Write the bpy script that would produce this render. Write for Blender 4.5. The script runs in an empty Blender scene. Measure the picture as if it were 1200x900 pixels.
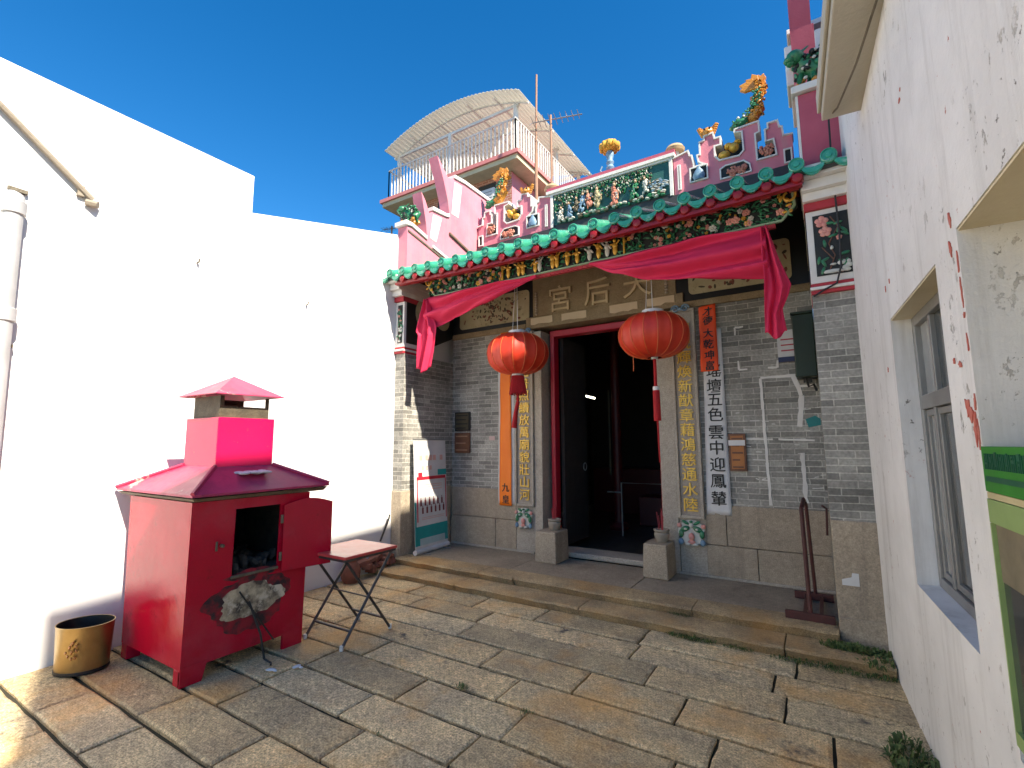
import bpy, bmesh, math, random
from mathutils import Vector, Matrix
R_ = math.radians
random.seed(11)
S = bpy.context.scene
COL = S.collection

# ------------------------------------------------------------------ camera, sky, sun, exposure
def make_camera():
    cd = bpy.data.cameras.new('camera'); co = bpy.data.objects.new('camera', cd); COL.objects.link(co)
    cd.sensor_width = 36.0; cd.lens = 567.637 / 1200 * 36; cd.clip_start = 0.02; cd.clip_end = 5000
    yaw, pit, roll = R_(-32.32064), R_(7.01902), R_(-0.268417)
    cy, sy, cp, sp = math.cos(yaw), math.sin(yaw), math.cos(pit), math.sin(pit)
    F = Vector((sy*cp, cy*cp, sp)); Rt = Vector((cy, -sy, 0)); U = Rt.cross(F)
    c, s = math.cos(roll), math.sin(roll)
    r2 = c*Rt + s*U; u2 = -s*Rt + c*U
    m = Matrix((r2, u2, -F)).transposed().to_4x4(); m.translation = (0, 0, 1.5)
    co.matrix_world = m
    S.camera = co
make_camera()
SUN_DIR = Vector((1.0, -0.32, 1.0)).normalized()
w = bpy.data.worlds.new('World'); S.world = w; w.use_nodes = True
nt = w.node_tree; bg = nt.nodes['Background']
sk = nt.nodes.new('ShaderNodeTexSky'); sk.sky_type = 'NISHITA'; sk.sun_disc = False
sk.sun_elevation = math.asin(SUN_DIR.z); sk.sun_rotation = math.atan2(SUN_DIR.x, SUN_DIR.y)
sk.altitude = 0; sk.air_density = 1.0; sk.dust_density = 0.25; sk.ozone_density = 3.0
hs = nt.nodes.new('ShaderNodeHueSaturation'); hs.inputs['Saturation'].default_value = 1.38
nt.links.new(sk.outputs[0], hs.inputs['Color']); nt.links.new(hs.outputs[0], bg.inputs[0])
bg.inputs[1].default_value = 0.074
sl = bpy.data.lights.new('sun', 'SUN'); sl.energy = 4.2; sl.angle = R_(0.8); sl.color = (1, .90, .75)
so = bpy.data.objects.new('sun', sl); COL.objects.link(so)
so.rotation_euler = SUN_DIR.to_track_quat('Z', 'Y').to_euler(); so.location = (8, -4, 12)
S.view_settings.view_transform = 'Standard'; S.view_settings.look = 'None'
S.view_settings.exposure = 1.6; S.view_settings.gamma = 1.0; S.view_settings.use_curve_mapping = False

# ------------------------------------------------------------------ mesh builder
class MB:
    def __init__(self): self.v = []; self.f = []; self.tint = []; self.cur = None
    def add(self, vs, fs):
        n = len(self.v); self.v += [tuple(p) for p in vs]
        for f in fs:
            self.f.append([i+n for i in f]); self.tint.append(self.cur)
    def box(self, a, b):
        x0, y0, z0 = [min(a[i], b[i]) for i in range(3)]; x1, y1, z1 = [max(a[i], b[i]) for i in range(3)]
        self.add([(x0,y0,z0),(x1,y0,z0),(x1,y1,z0),(x0,y1,z0),(x0,y0,z1),(x1,y0,z1),(x1,y1,z1),(x0,y1,z1)],
                 [(0,3,2,1),(4,5,6,7),(0,1,5,4),(1,2,6,5),(2,3,7,6),(3,0,4,7)])
        return self
    def obox(self, c, size, m):
        sx, sy, sz = [k/2 for k in size]; c = Vector(c)
        p = [(-sx,-sy,-sz),(sx,-sy,-sz),(sx,sy,-sz),(-sx,sy,-sz),(-sx,-sy,sz),(sx,-sy,sz),(sx,sy,sz),(-sx,sy,sz)]
        self.add([c + m @ Vector(q) for q in p], [(0,3,2,1),(4,5,6,7),(0,1,5,4),(1,2,6,5),(2,3,7,6),(3,0,4,7)])
        return self
    def hexa(self, p):      # 4 bottom + 4 top corners
        self.add(p, [(0,3,2,1),(4,5,6,7),(0,1,5,4),(1,2,6,5),(2,3,7,6),(3,0,4,7)]); return self
    def prism(self, poly, ax, a, b):
        def P(u, w, t): return {'x': (t,u,w), 'y': (u,t,w), 'z': (u,w,t)}[ax]
        n = len(poly)
        vs = [P(u,w,a) for u,w in poly] + [P(u,w,b) for u,w in poly]
        fs = [list(range(n))[::-1], list(range(n,2*n))] + [(i,(i+1)%n,n+(i+1)%n,n+i) for i in range(n)]
        self.add(vs, fs); return self
    def tube(self, pts, r, n=8, cap=True):
        pts = [Vector(p) for p in pts]; k = len(pts)
        rs = r if isinstance(r, (list, tuple)) else [r]*k
        vs = []; up = None
        for i, p in enumerate(pts):
            d = (pts[min(i+1,k-1)] - pts[max(i-1,0)]).normalized()
            if up is None: up = Vector((0,0,1)) if abs(d.z) < .9 else Vector((1,0,0))
            a = d.cross(up).normalized(); b = a.cross(d).normalized(); up = b
            for j in range(n):
                t = 2*math.pi*j/n; vs.append(p + rs[i]*(math.cos(t)*a + math.sin(t)*b))
        fs = [(i*n+j, i*n+(j+1)%n, (i+1)*n+(j+1)%n, (i+1)*n+j) for i in range(k-1) for j in range(n)]
        if cap: fs += [list(range(n))[::-1], list(range((k-1)*n, k*n))]
        self.add(vs, fs); return self
    def lathe(self, c, prof, n=24, m=None, cap=True, rx=1, ry=1):
        vs = []
        for r, z in prof:
            for j in range(n):
                t = 2*math.pi*j/n; q = Vector((r*rx*math.cos(t), r*ry*math.sin(t), z))
                vs.append(Vector(c) + ((m @ q) if m else q))
        k = len(prof)
        fs = [(i*n+j, i*n+(j+1)%n, (i+1)*n+(j+1)%n, (i+1)*n+j) for i in range(k-1) for j in range(n)]
        if cap: fs += [list(range(n))[::-1], list(range((k-1)*n, k*n))]
        self.add(vs, fs); return self
    def ell(self, c, r, n=10, k=6, m=None):
        if not isinstance(r, (list, tuple)): r = (r, r, r)
        vs = [(0,0,-1)]; fs = []
        for i in range(1, k):
            a = -math.pi/2 + math.pi*i/k
            for j in range(n):
                t = 2*math.pi*j/n; vs.append((math.cos(a)*math.cos(t), math.cos(a)*math.sin(t), math.sin(a)))
        vs.append((0,0,1)); L = len(vs)-1
        for j in range(n): fs.append((0, 1+(j+1)%n, 1+j)); fs.append((L, L-n+j, L-n+(j+1)%n))
        for i in range(k-2):
            for j in range(n): fs.append((1+i*n+j, 1+i*n+(j+1)%n, 1+(i+1)*n+(j+1)%n, 1+(i+1)*n+j))
        out = []
        for p in vs:
            q = Vector((p[0]*r[0], p[1]*r[1], p[2]*r[2])); out.append(Vector(c) + ((m @ q) if m else q))
        self.add(out, fs); return self
    def grid(self, fn, nu, nv):
        vs = [fn(i/nu, j/nv) for j in range(nv+1) for i in range(nu+1)]
        fs = [(j*(nu+1)+i, j*(nu+1)+i+1, (j+1)*(nu+1)+i+1, (j+1)*(nu+1)+i) for j in range(nv) for i in range(nu)]
        self.add(vs, fs); return self
    def poly(self, pts): self.add(pts, [list(range(len(pts)))]); return self
    def text(self, body, fn, size=1.0, depth=0.01):
        """one line of lettering; fn maps (u, v, w) of the unit glyph (about 0..1, centred) to a point"""
        cu = bpy.data.curves.new('lettering', 'FONT'); cu.body = body; cu.align_x = 'CENTER'; cu.align_y = 'CENTER'
        cu.resolution_u = 3; cu.extrude = depth/2; cu.size = size
        o = bpy.data.objects.new('lettering', cu); COL.objects.link(o)
        bpy.context.view_layer.update()
        me = bpy.data.meshes.new_from_object(o.evaluated_get(bpy.context.evaluated_depsgraph_get()))
        vs = [v.co.copy() for v in me.vertices]
        if vs:
            cx = (max(v.x for v in vs)+min(v.x for v in vs))/2; cz = (max(v.y for v in vs)+min(v.y for v in vs))/2
            self.add([fn(v.x-cx, v.y-cz, v.z) for v in vs], [list(p.vertices) for p in me.polygons])
        bpy.data.objects.remove(o); bpy.data.curves.remove(cu); bpy.data.meshes.remove(me)
        return self

ORG = {}
NOSPLIT = []
SPLIT = {'front_wall','plinth','skirting','door_jamb','bead_moulding','pale_strip','string_course','painted_band','gilt_divider','niche_shade','red_fruit','eye',
         'foot_rail','leg_block','corner_foot','hinge','hip_seam','stretcher','foot_cap','collar','bracket','window','white_block','white_panel','dark_moulding',
         'paint_mark','red_paint_remnant','round_fresco','cross_bar','altar','storey_and_rear_block','pink_glaze','white_glaze','blue_glaze','white_rocks','pink_flowers','firebox','gold_fruit','curl'}
def clusters(mb, tol=.012):
    """the separate pieces of a builder, one builder each"""
    n = len(mb.v); par = list(range(n))
    def find(i):
        while par[i] != i: par[i] = par[par[i]]; i = par[i]
        return i
    for f in mb.f:
        for k in f[1:]: par[find(k)] = find(f[0])
    comp = {}
    for i in range(n): comp.setdefault(find(i), []).append(i)
    cs = [[ids, [min(mb.v[i][k] for i in ids) for k in range(3)], [max(mb.v[i][k] for i in ids) for k in range(3)]] for ids in comp.values()]
    merged = True
    while merged:
        merged = False
        for a in range(len(cs)):
            for b in range(a+1, len(cs)):
                if all(cs[a][1][k]-tol <= cs[b][2][k] and cs[b][1][k]-tol <= cs[a][2][k] for k in range(3)):
                    cs[a] = [cs[a][0]+cs[b][0], [min(cs[a][1][k],cs[b][1][k]) for k in range(3)], [max(cs[a][2][k],cs[b][2][k]) for k in range(3)]]
                    cs.pop(b); merged = True; break
            if merged: break
    out = []
    for ids, lo, hi in cs:
        idx = {i: j for j, i in enumerate(sorted(ids))}; m2 = MB(); m2.v = [mb.v[i] for i in sorted(ids)]
        for f, t in zip(mb.f, mb.tint):
            if f[0] in idx: m2.f.append([idx[i] for i in f]); m2.tint.append(t)
        out.append(m2)
    return out
def link(o, parent, label=None, cat=None, group=None, kind=None):
    COL.objects.link(o)
    if parent: o.parent = parent
    if label: o['label'] = label
    if cat: o['category'] = cat
    if group: o['group'] = group
    if kind: o['kind'] = kind
    return o
def thing(name, label, cat, loc=(0,0,0), rot=0, group=None):
    o = bpy.data.objects.new(name, None); o.empty_display_size = .2
    o.location = loc; o.rotation_euler = (0, 0, rot)
    ORG[o] = Vector(loc)
    return link(o, None, label, cat, group)
def obj(name, mb, mat, parent=None, label=None, cat=None, group=None, kind=None, smooth=False, bevel=0, solid=0, local=False, origin=None):
    if name in SPLIT and not NOSPLIT:
        groups = clusters(mb)
        if len(groups) > 1:
            first = None
            for g_ in groups:
                NOSPLIT.append(1); o_ = obj(name, g_, mat, parent, label, cat, group, kind, smooth, bevel, solid, local, origin); NOSPLIT.pop()
                first = first or o_
            return first
    me = bpy.data.meshes.new(name)
    if parent and not local: off = ORG[parent]
    elif origin is not None: off = Vector(origin)
    elif not parent and mb.v and kind is None:
        n = len(mb.v); off = Vector((sum(v[0] for v in mb.v)/n, sum(v[1] for v in mb.v)/n, min(v[2] for v in mb.v)))
    else: off = Vector((0,0,0))
    me.from_pydata([tuple(Vector(v)-off) for v in mb.v], [], mb.f)
    uv = me.uv_layers.new(name='UVMap')
    V = mb.v
    for p in me.polygons:
        nn = p.normal
        ax = max(range(3), key=lambda i: abs(nn[i]))
        for li in p.loop_indices:
            v = V[me.loops[li].vertex_index]
            uv.data[li].uv = ((v[1], v[2]), (v[0], v[2]), (v[0], v[1]))[ax]
    if any(t is not None for t in mb.tint):
        at = me.color_attributes.new('tint', 'FLOAT_COLOR', 'CORNER')
        for p, t in zip(me.polygons, mb.tint):
            for li in p.loop_indices: at.data[li].color = (*t, 1) if t else (.5,.5,.5,1)
    me.update()
    bm = bmesh.new(); bm.from_mesh(me); bmesh.ops.recalc_face_normals(bm, faces=bm.faces); bm.to_mesh(me); bm.free()
    if smooth:
        for p in me.polygons: p.use_smooth = True
        me.set_sharp_from_angle(angle=R_(smooth if smooth is not True else 40))
    me.materials.append(mat)
    o = bpy.data.objects.new(name, me)
    if not parent: o.location = off
    ORG[o] = ORG[parent] if parent else off
    if parent and local: ORG[o] = Vector((0,0,0))
    if solid:
        m = o.modifiers.new('solid', 'SOLIDIFY'); m.thickness = solid; m.offset = 0
    if bevel:
        m = o.modifiers.new('bevel', 'BEVEL'); m.width = bevel; m.segments = 2; m.limit_method = 'ANGLE'; m.angle_limit = R_(40)
    return link(o, parent, label, cat, group, kind)

# ------------------------------------------------------------------ materials
def M(name, col, rough=.6, metal=0, col2=None, vs=4, vc=.5, bump=.15, bs=60, spec=.5, grain=.0, coat=0, emit=None, tint=False,
      spots=None, spot_scale=8, spot_th=.68, spot_w=.05, streak=None, streak_amt=.3, spots2=None):
    m = bpy.data.materials.new(name); m.use_nodes = True
    n = m.node_tree.nodes; L = m.node_tree.links; b = n['Principled BSDF']
    tc = n.new('ShaderNodeTexCoord'); co = tc.outputs['Object']
    def noise(scale, det=5, ro=.6, vec=None):
        t = n.new('ShaderNodeTexNoise'); t.inputs['Scale'].default_value = scale; t.inputs['Detail'].default_value = det
        t.inputs['Roughness'].default_value = ro; L.new(vec or co, t.inputs['Vector']); return t.outputs['Fac']
    def ramp(f, a, b_):
        r = n.new('ShaderNodeMapRange'); r.inputs['From Min'].default_value = a; r.inputs['From Max'].default_value = b_
        L.new(f, r.inputs['Value']); return r.outputs[0]
    def mix(fac, A, B, mode='MIX'):
        x = n.new('ShaderNodeMix'); x.data_type = 'RGBA'; x.blend_type = mode
        if hasattr(fac, 'node'): L.new(fac, x.inputs[0])
        else: x.inputs[0].default_value = fac
        for s_, k in ((A, 6), (B, 7)):
            if hasattr(s_, 'node'): L.new(s_, x.inputs[k])
            else: x.inputs[k].default_value = (*s_, 1)
        return x.outputs[2]
    if col2 is None: col2 = tuple(c*.72 for c in col)
    c = mix(ramp(noise(vs), .5-vc/2, .5+vc/2), col, col2)
    if grain:
        g = noise(95, 4, .75); c = mix(grain, c, mix(ramp(g, .35, .65), (.25,.25,.25), (1.35,1.35,1.35)), 'MULTIPLY')
        g2 = noise(24, 5, .75); c = mix(grain*.8, c, mix(ramp(g2, .35, .65), (.5,.5,.5), (1.25,1.25,1.25)), 'MULTIPLY')
    if streak:
        mp = n.new('ShaderNodeMapping'); mp.inputs['Scale'].default_value = (9, 9, .7); L.new(co, mp.inputs[0])
        c = mix(ramp(noise(1.0, 6, .65, mp.outputs[0]), .52, .75), c, mix(streak_amt, c, streak))
    if spots2:
        c = mix(ramp(noise(spots2[1], 5, .6), .5, .66), c, mix(spots2[2], c, spots2[0]))
    if spots:
        th_ = .5+(spot_th-.5)*.6
        c = mix(ramp(noise(spot_scale, 7, .72), th_, th_+spot_w), c, spots)
    if tint:
        va = n.new('ShaderNodeAttribute'); va.attribute_name = 'tint'
        c = mix(1.0, c, mix(.5, va.outputs['Color'], (1,1,1), 'ADD'), 'MULTIPLY') if tint == 'mul' else va.outputs['Color']
    L.new(c, b.inputs['Base Color'])
    b.inputs['Metallic'].default_value = metal
    rr = n.new('ShaderNodeMapRange'); rr.inputs['To Min'].default_value = max(.03, rough-.12); rr.inputs['To Max'].default_value = min(1, rough+.12)
    L.new(noise(vs*2.3), rr.inputs['Value']); L.new(rr.outputs[0], b.inputs['Roughness'])
    b.inputs['Specular IOR Level'].default_value = spec
    b.inputs['Coat Weight'].default_value = coat
    if bump:
        bp = n.new('ShaderNodeBump'); bp.inputs['Strength'].default_value = bump; bp.inputs['Distance'].default_value = .02
        L.new(noise(bs, 6, .65), bp.inputs['Height']); L.new(bp.outputs[0], b.inputs['Normal'])
    if emit:
        b.inputs['Emission Color'].default_value = (*emit[0], 1); b.inputs['Emission Strength'].default_value = emit[1]
    return m
def brick_mat(name, c1, c2, mortar, scale_w=.235, h=.062, stain=None, mort=.006, wear=.5):
    m = bpy.data.materials.new(name); m.use_nodes = True
    n = m.node_tree.nodes; L = m.node_tree.links; b = n['Principled BSDF']
    uv = n.new('ShaderNodeUVMap'); tc = n.new('ShaderNodeTexCoord')
    wob = n.new('ShaderNodeTexNoise'); wob.inputs['Scale'].default_value = 3.0; L.new(tc.outputs['Object'], wob.inputs['Vector'])
    ad = n.new('ShaderNodeVectorMath'); ad.operation = 'MULTIPLY_ADD'
    L.new(wob.outputs['Color'], ad.inputs[0]); ad.inputs[1].default_value = (.012,.012,0); L.new(uv.outputs[0], ad.inputs[2])
    bk = n.new('ShaderNodeTexBrick'); L.new(ad.outputs[0], bk.inputs['Vector'])
    bk.inputs['Scale'].default_value = 1; bk.inputs['Brick Width'].default_value = scale_w; bk.inputs['Row Height'].default_value = h
    bk.inputs['Mortar Size'].default_value = mort; bk.inputs['Mortar Smooth'].default_value = .25; bk.inputs['Bias'].default_value = 0
    bk.inputs['Color1'].default_value = (*c1,1); bk.inputs['Color2'].default_value = (*c2,1); bk.inputs['Mortar'].default_value = (*mortar,1)
    ns = n.new('ShaderNodeTexNoise'); ns.inputs['Scale'].default_value = 2.2; ns.inputs['Detail'].default_value = 8; ns.inputs['Roughness'].default_value = .7
    L.new(tc.outputs['Object'], ns.inputs['Vector'])
    r = n.new('ShaderNodeMapRange'); r.inputs['From Min'].default_value = .3; r.inputs['From Max'].default_value = .7
    r.inputs['To Min'].default_value = .55; r.inputs['To Max'].default_value = 1.3; L.new(ns.outputs['Fac'], r.inputs['Value'])
    mx = n.new('ShaderNodeMix'); mx.data_type = 'RGBA'; mx.blend_type = 'MULTIPLY'; mx.inputs[0].default_value = wear
    L.new(bk.outputs['Color'], mx.inputs[6]); L.new(r.outputs[0], mx.inputs[7])
    n3 = n.new('ShaderNodeTexNoise'); n3.inputs['Scale'].default_value = 45; n3.inputs['Detail'].default_value = 5
    L.new(tc.outputs['Object'], n3.inputs['Vector'])
    r3 = n.new('ShaderNodeMapRange'); r3.inputs['From Min'].default_value = .3; r3.inputs['From Max'].default_value = .7
    r3.inputs['To Min'].default_value = .6; r3.inputs['To Max'].default_value = 1.3; L.new(n3.outputs['Fac'], r3.inputs['Value'])
    m2 = n.new('ShaderNodeMix'); m2.data_type = 'RGBA'; m2.blend_type = 'MULTIPLY'; m2.inputs[0].default_value = .55
    L.new(mx.outputs[2], m2.inputs[6]); L.new(r3.outputs[0], m2.inputs[7])
    L.new(m2.outputs[2], b.inputs['Base Color']); b.inputs['Roughness'].default_value = .85
    bp = n.new('ShaderNodeBump'); bp.inputs['Strength'].default_value = .5; bp.inputs['Distance'].default_value = .01; bp.invert = True
    L.new(bk.outputs['Fac'], bp.inputs['Height'])
    bq = n.new('ShaderNodeBump'); bq.inputs['Strength'].default_value = .25; bq.inputs['Distance'].default_value = .01
    L.new(n3.outputs['Fac'], bq.inputs['Height']); L.new(bp.outputs[0], bq.inputs['Normal']); L.new(bq.outputs[0], b.inputs['Normal'])
    return m

m_white = M('white_limewash', (.80,.80,.79), .85, col2=(.74,.74,.73), vs=1.2, bump=.12, bs=25)
def plaster_mat():
    m = bpy.data.materials.new('old_white_plaster'); m.use_nodes = True
    n = m.node_tree.nodes; L = m.node_tree.links; b = n['Principled BSDF']; co = n.new('ShaderNodeTexCoord').outputs['Object']
    def noise(sc, det=6, ro=.6, scale=None):
        v = co
        if scale: mp = n.new('ShaderNodeMapping'); mp.inputs['Scale'].default_value = scale; L.new(co, mp.inputs[0]); v = mp.outputs[0]
        t = n.new('ShaderNodeTexNoise'); t.inputs['Scale'].default_value = sc; t.inputs['Detail'].default_value = det; t.inputs['Roughness'].default_value = ro; L.new(v, t.inputs['Vector']); return t.outputs['Fac']
    def rng(f, a, b_, c=0, d=1):
        r = n.new('ShaderNodeMapRange'); r.inputs['From Min'].default_value = a; r.inputs['From Max'].default_value = b_; r.inputs['To Min'].default_value = c; r.inputs['To Max'].default_value = d; L.new(f, r.inputs['Value']); return r.outputs[0]
    def mth(op, a, b_):
        x = n.new('ShaderNodeMath'); x.operation = op
        for k, q_ in enumerate((a, b_)):
            if hasattr(q_, 'node'): L.new(q_, x.inputs[k])
            else: x.inputs[k].default_value = q_
        return x.outputs[0]
    def mix(f, A, B):
        x = n.new('ShaderNodeMix'); x.data_type = 'RGBA'; L.new(f, x.inputs[0])
        for q_, k in ((A,6),(B,7)):
            if hasattr(q_, 'node'): L.new(q_, x.inputs[k])
            else: x.inputs[k].default_value = (*q_, 1)
        return x.outputs[2]
    c = mix(rng(noise(1.3, 7, .65), .38, .62), (.76,.755,.73), (.65,.645,.62))
    c = mix(rng(noise(1.0, 7, .7, (7, 7, .55)), .52, .70, 0, .5), c, (.40,.385,.35))
    patch = rng(noise(1.6, 4, .5), .46, .60)                      # where the paint has let go
    chips = mth('MULTIPLY', rng(noise(9, 8, .72, (1.3, 1.3, .75)), .60, .615), patch)
    c = mix(chips, c, (.40,.38,.34))
    chips2 = mth('MULTIPLY', rng(noise(19, 6, .7), .63, .645), patch)
    c = mix(chips2, c, (.20,.185,.165))
    c = mix(mth('MULTIPLY', rng(noise(12, 8, .72), .64, .65), rng(noise(.9, 3), .5, .58)), c, (.42,.13,.08))
    L.new(c, b.inputs['Base Color']); b.inputs['Roughness'].default_value = .85
    h = mth('SUBTRACT', mth('MULTIPLY', noise(14, 7, .65), .8), mth('ADD', chips, mth('MULTIPLY', chips2, .7)))
    bp = n.new('ShaderNodeBump'); bp.inputs['Strength'].default_value = .55; bp.inputs['Distance'].default_value = .012; L.new(h, bp.inputs['Height']); L.new(bp.outputs[0], b.inputs['Normal'])
    return m
m_plaster = plaster_mat()
m_cream = M('cream_plaster', (.66,.60,.45), .8, col2=(.52,.44,.27), vs=3, bump=.3, bs=20)
m_soffit = M('grey_cream_soffit', (.50,.47,.385), .8, col2=(.40,.37,.29), vs=2, bump=.3, bs=18, spots=(.22,.19,.13), spot_scale=3, spot_th=.72, spot_w=.1)
m_peel = M('peeling_cream_plaster', (.58,.55,.47), .85, col2=(.46,.42,.33), vs=3, bump=.5, bs=14, spots=(.40,.12,.07), spot_scale=3.2, spot_th=.70, spot_w=.03)
m_redpaint = M('old_red_paint', (.42,.05,.03), .8, col2=(.55,.22,.17), vs=18, bump=.3)
m_brick = brick_mat('grey_brick', (.19,.185,.165), (.38,.37,.33), (.50,.48,.42), scale_w=.215, h=.0555, mort=.0045, wear=1.0)
m_redbrick = brick_mat('red_tile_brick', (.42,.15,.09), (.50,.22,.14), (.60,.48,.38), .21, .07)
m_granite = M('granite', (.47,.39,.285), .8, col2=(.34,.28,.205), vs=2.5, bump=.3, bs=90, grain=.45, streak=(.14,.12,.10), streak_amt=.5)
m_granite_dark = M('carved_granite', (.36,.27,.15), .75, col2=(.23,.165,.085), vs=5, bump=.4, bs=45, grain=.3)
m_granite_grey = M('grey_granite', (.48,.43,.355), .75, col2=(.38,.335,.27), vs=3, bump=.2, bs=90, grain=.4)
m_granite_board = M('grey_board_stone', (.38,.335,.28), .7, col2=(.31,.27,.225), vs=4, bump=.2, bs=90, grain=.3)
m_paving = M('granite_paving', (.63,.485,.27), .8, col2=(.46,.36,.215), vs=3.2, vc=.2, bump=.9, bs=34, grain=.85, tint='mul', spots=(.07,.06,.05), spot_scale=2.3, spot_th=.68, spot_w=.08, spots2=((.60,.31,.08), 1.3, .6))
m_step = M('weathered_step_granite', (.52,.385,.21), .8, col2=(.34,.25,.14), vs=3, vc=.25, bump=.7, bs=36, grain=.7, spots=(.07,.06,.045), spot_scale=2.6, spot_th=.66, spot_w=.12, spots2=((.50,.27,.08), 1.6, .5))
m_porch = M('porch_granite', (.40,.33,.24), .75, col2=(.26,.215,.16), vs=2, vc=.4, bump=.35, bs=50, grain=.5, spots=(.14,.10,.07), spot_scale=2.5, spot_th=.64, spot_w=.15)
m_joint = M('dark_joint_soil', (.022,.019,.014), .95, col2=(.035,.036,.016), vs=5, bump=.5)
m_burner = M('dark_red_enamel', (.50,.004,.028), .17, spec=.34, col2=(.36,.004,.02), vs=3, bump=.10, bs=14, coat=0, grain=.12, spots=(.13,.006,.012), spot_scale=4.5, spot_th=.66, spot_w=.14, spots2=((.50,.06,.09), 2.2, .35))
m_burner_top = M('faded_red_metal', (.48,.035,.10), .38, col2=(.36,.03,.09), vs=4, bump=.10, bs=12, spots=(.58,.47,.38), spot_scale=3.2, spot_th=.66, spot_w=.04, spots2=((.20,.015,.05), 6, .6))
m_magenta = M('magenta_paint', (.62,.007,.085), .2, col2=(.52,.006,.07), vs=3, bump=.05, bs=12, spots=(.20,.06,.08), spot_scale=14, spot_th=.74, spot_w=.03)
m_soot = M('soot', (.018,.016,.015), .9, col2=(.05,.045,.04), vs=14, bump=.5, bs=30)
m_scorch = M('scorched_metal', (.50,.41,.27), .7, col2=(.06,.045,.035), vs=9, vc=.22, bump=.3, bs=20, spots=(.60,.52,.40), spot_scale=8, spot_th=.58, spot_w=.1)
m_scorch_rim = M('scorch_rim', (.03,.014,.016), .75, col2=(.26,.008,.018), vs=13, vc=.2, bump=.3)
m_rustgrey = M('rusty_grey_metal', (.20,.17,.12), .6, metal=.3, col2=(.09,.075,.05), vs=12, bump=.4, bs=40)
m_flue = M('burnt_flue_metal', (.11,.09,.055), .7, col2=(.045,.038,.025), vs=12, bump=.5, bs=40)
m_ash = M('white_ash', (.7,.7,.72), .9, bump=.3)
m_brass = M('worn_brass', (.46,.33,.15), .34, metal=.9, col2=(.28,.19,.08), vs=6, bump=.08, bs=30)
m_tabletop = M('red_laminate', (.66,.085,.075), .35, col2=(.56,.065,.06), vs=5, bump=.03, coat=.2)
m_steel = M('dark_steel', (.10,.10,.105), .4, metal=.7, bump=.05)
m_iron = M('rust_red_iron', (.085,.018,.016), .6, col2=(.05,.014,.012), vs=14, bump=.25)
m_crimson = M('crimson_paint', (.44,.008,.03), .45, bump=.06, col2=(.34,.006,.02), vs=5)
m_redboard = M('deep_red_lacquer', (.30,.008,.012), .42, col2=(.20,.005,.008), vs=5, bump=.06)
m_cloth = M('red_cloth', (.66,.018,.085), .75, col2=(.56,.014,.065), vs=4, bump=.06, bs=140)
m_lantern = M('red_lantern_cloth', (.60,.040,.010), .5, col2=(.52,.026,.008), vs=5, bump=.06, bs=90)
m_lanternrib = M('orange_rib', (.75,.16,.04), .5, bump=0)
m_tassel = M('red_tassel', (.42,.006,.010), .8, bump=.2, bs=120)
m_offwhite = M('off_white_plastic', (.70,.69,.66), .45, bump=.02)
m_green = M('green_glaze', (.030,.26,.155), .22, col2=(.06,.36,.24), vs=9, bump=.12, bs=25, coat=.4, spots=(.22,.42,.32), spot_scale=16, spot_th=.6, spot_w=.1)
m_darktile = M('dark_tile', (.04,.045,.045), .6, bump=.2)
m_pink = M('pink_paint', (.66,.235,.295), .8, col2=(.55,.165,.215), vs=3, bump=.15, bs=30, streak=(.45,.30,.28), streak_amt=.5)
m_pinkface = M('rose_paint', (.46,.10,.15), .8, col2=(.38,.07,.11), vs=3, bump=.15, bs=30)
m_whitetrim = M('white_trim', (.74,.73,.70), .75, col2=(.62,.60,.55), vs=6, bump=.12, bs=30)
m_redband = M('red_band', (.48,.035,.05), .7, bump=.1)
m_black = M('black_lacquer', (.012,.012,.012), .45, bump=.1)
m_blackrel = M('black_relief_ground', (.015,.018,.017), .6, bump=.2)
m_teal = M('teal_ground', (.010,.075,.075), .6, col2=(.02,.12,.10), vs=6, bump=.2)
m_gold = M('gold_paint', (.70,.42,.06), .38, metal=.25, col2=(.58,.30,.04), vs=16, bump=.15, bs=60)
m_ochre = M('ochre_glaze', (.62,.30,.035), .3, col2=(.45,.16,.02), vs=10, bump=.2, bs=30, coat=.3)
m_leafg = M('green_relief', (.03,.22,.09), .4, col2=(.02,.12,.06), vs=20, bump=.1, coat=.2)
m_flower = M('pink_relief', (.62,.22,.20), .5, col2=(.70,.36,.28), vs=20, bump=.1)
m_whiterel = M('white_relief', (.62,.62,.56), .5, bump=.1)
m_bluerel = M('blue_relief', (.07,.16,.30), .5, col2=(.25,.38,.45), vs=20, bump=.1)
m_robe = M('red_robe_relief', (.50,.12,.07), .5, col2=(.55,.28,.2), vs=12, bump=.1)
m_fresco = M('cream_fresco', (.50,.43,.26), .7, col2=(.36,.30,.16), vs=6, bump=.15, spots=(.14,.12,.05), spot_scale=7, spot_th=.60, spot_w=.08)
m_palebuff = M('pale_buff', (.62,.50,.33), .8, col2=(.55,.42,.27), vs=6, bump=.1)
m_slabletter = M('pale_carved_letters', (.62,.50,.30), .6, col2=(.50,.38,.2), vs=9, bump=.15)
m_flesh = M('flesh_relief', (.48,.33,.22), .6, bump=.05)
m_paper = M('white_paper', (.70,.70,.69), .7, bump=.05, bs=20)
m_orange = M('orange_paper', (.88,.085,.008), .55, col2=(.80,.065,.006), vs=5, bump=.05, bs=20)
m_orange2 = M('light_orange_paper', (.95,.23,.008), .55, col2=(.90,.18,.006), vs=5, bump=.05, bs=20)
m_ink = M('black_ink', (.012,.012,.012), .5, bump=0)
m_goldletter = M('gold_lettering', (.72,.50,.10), .35, metal=.3, col2=(.62,.38,.06), vs=20, bump=.05)
m_wood = M('brown_wood', (.16,.065,.03), .5, col2=(.10,.04,.02), vs=12, bump=.15)
m_woodlight = M('light_wood', (.36,.20,.12), .55, bump=.1)
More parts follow.
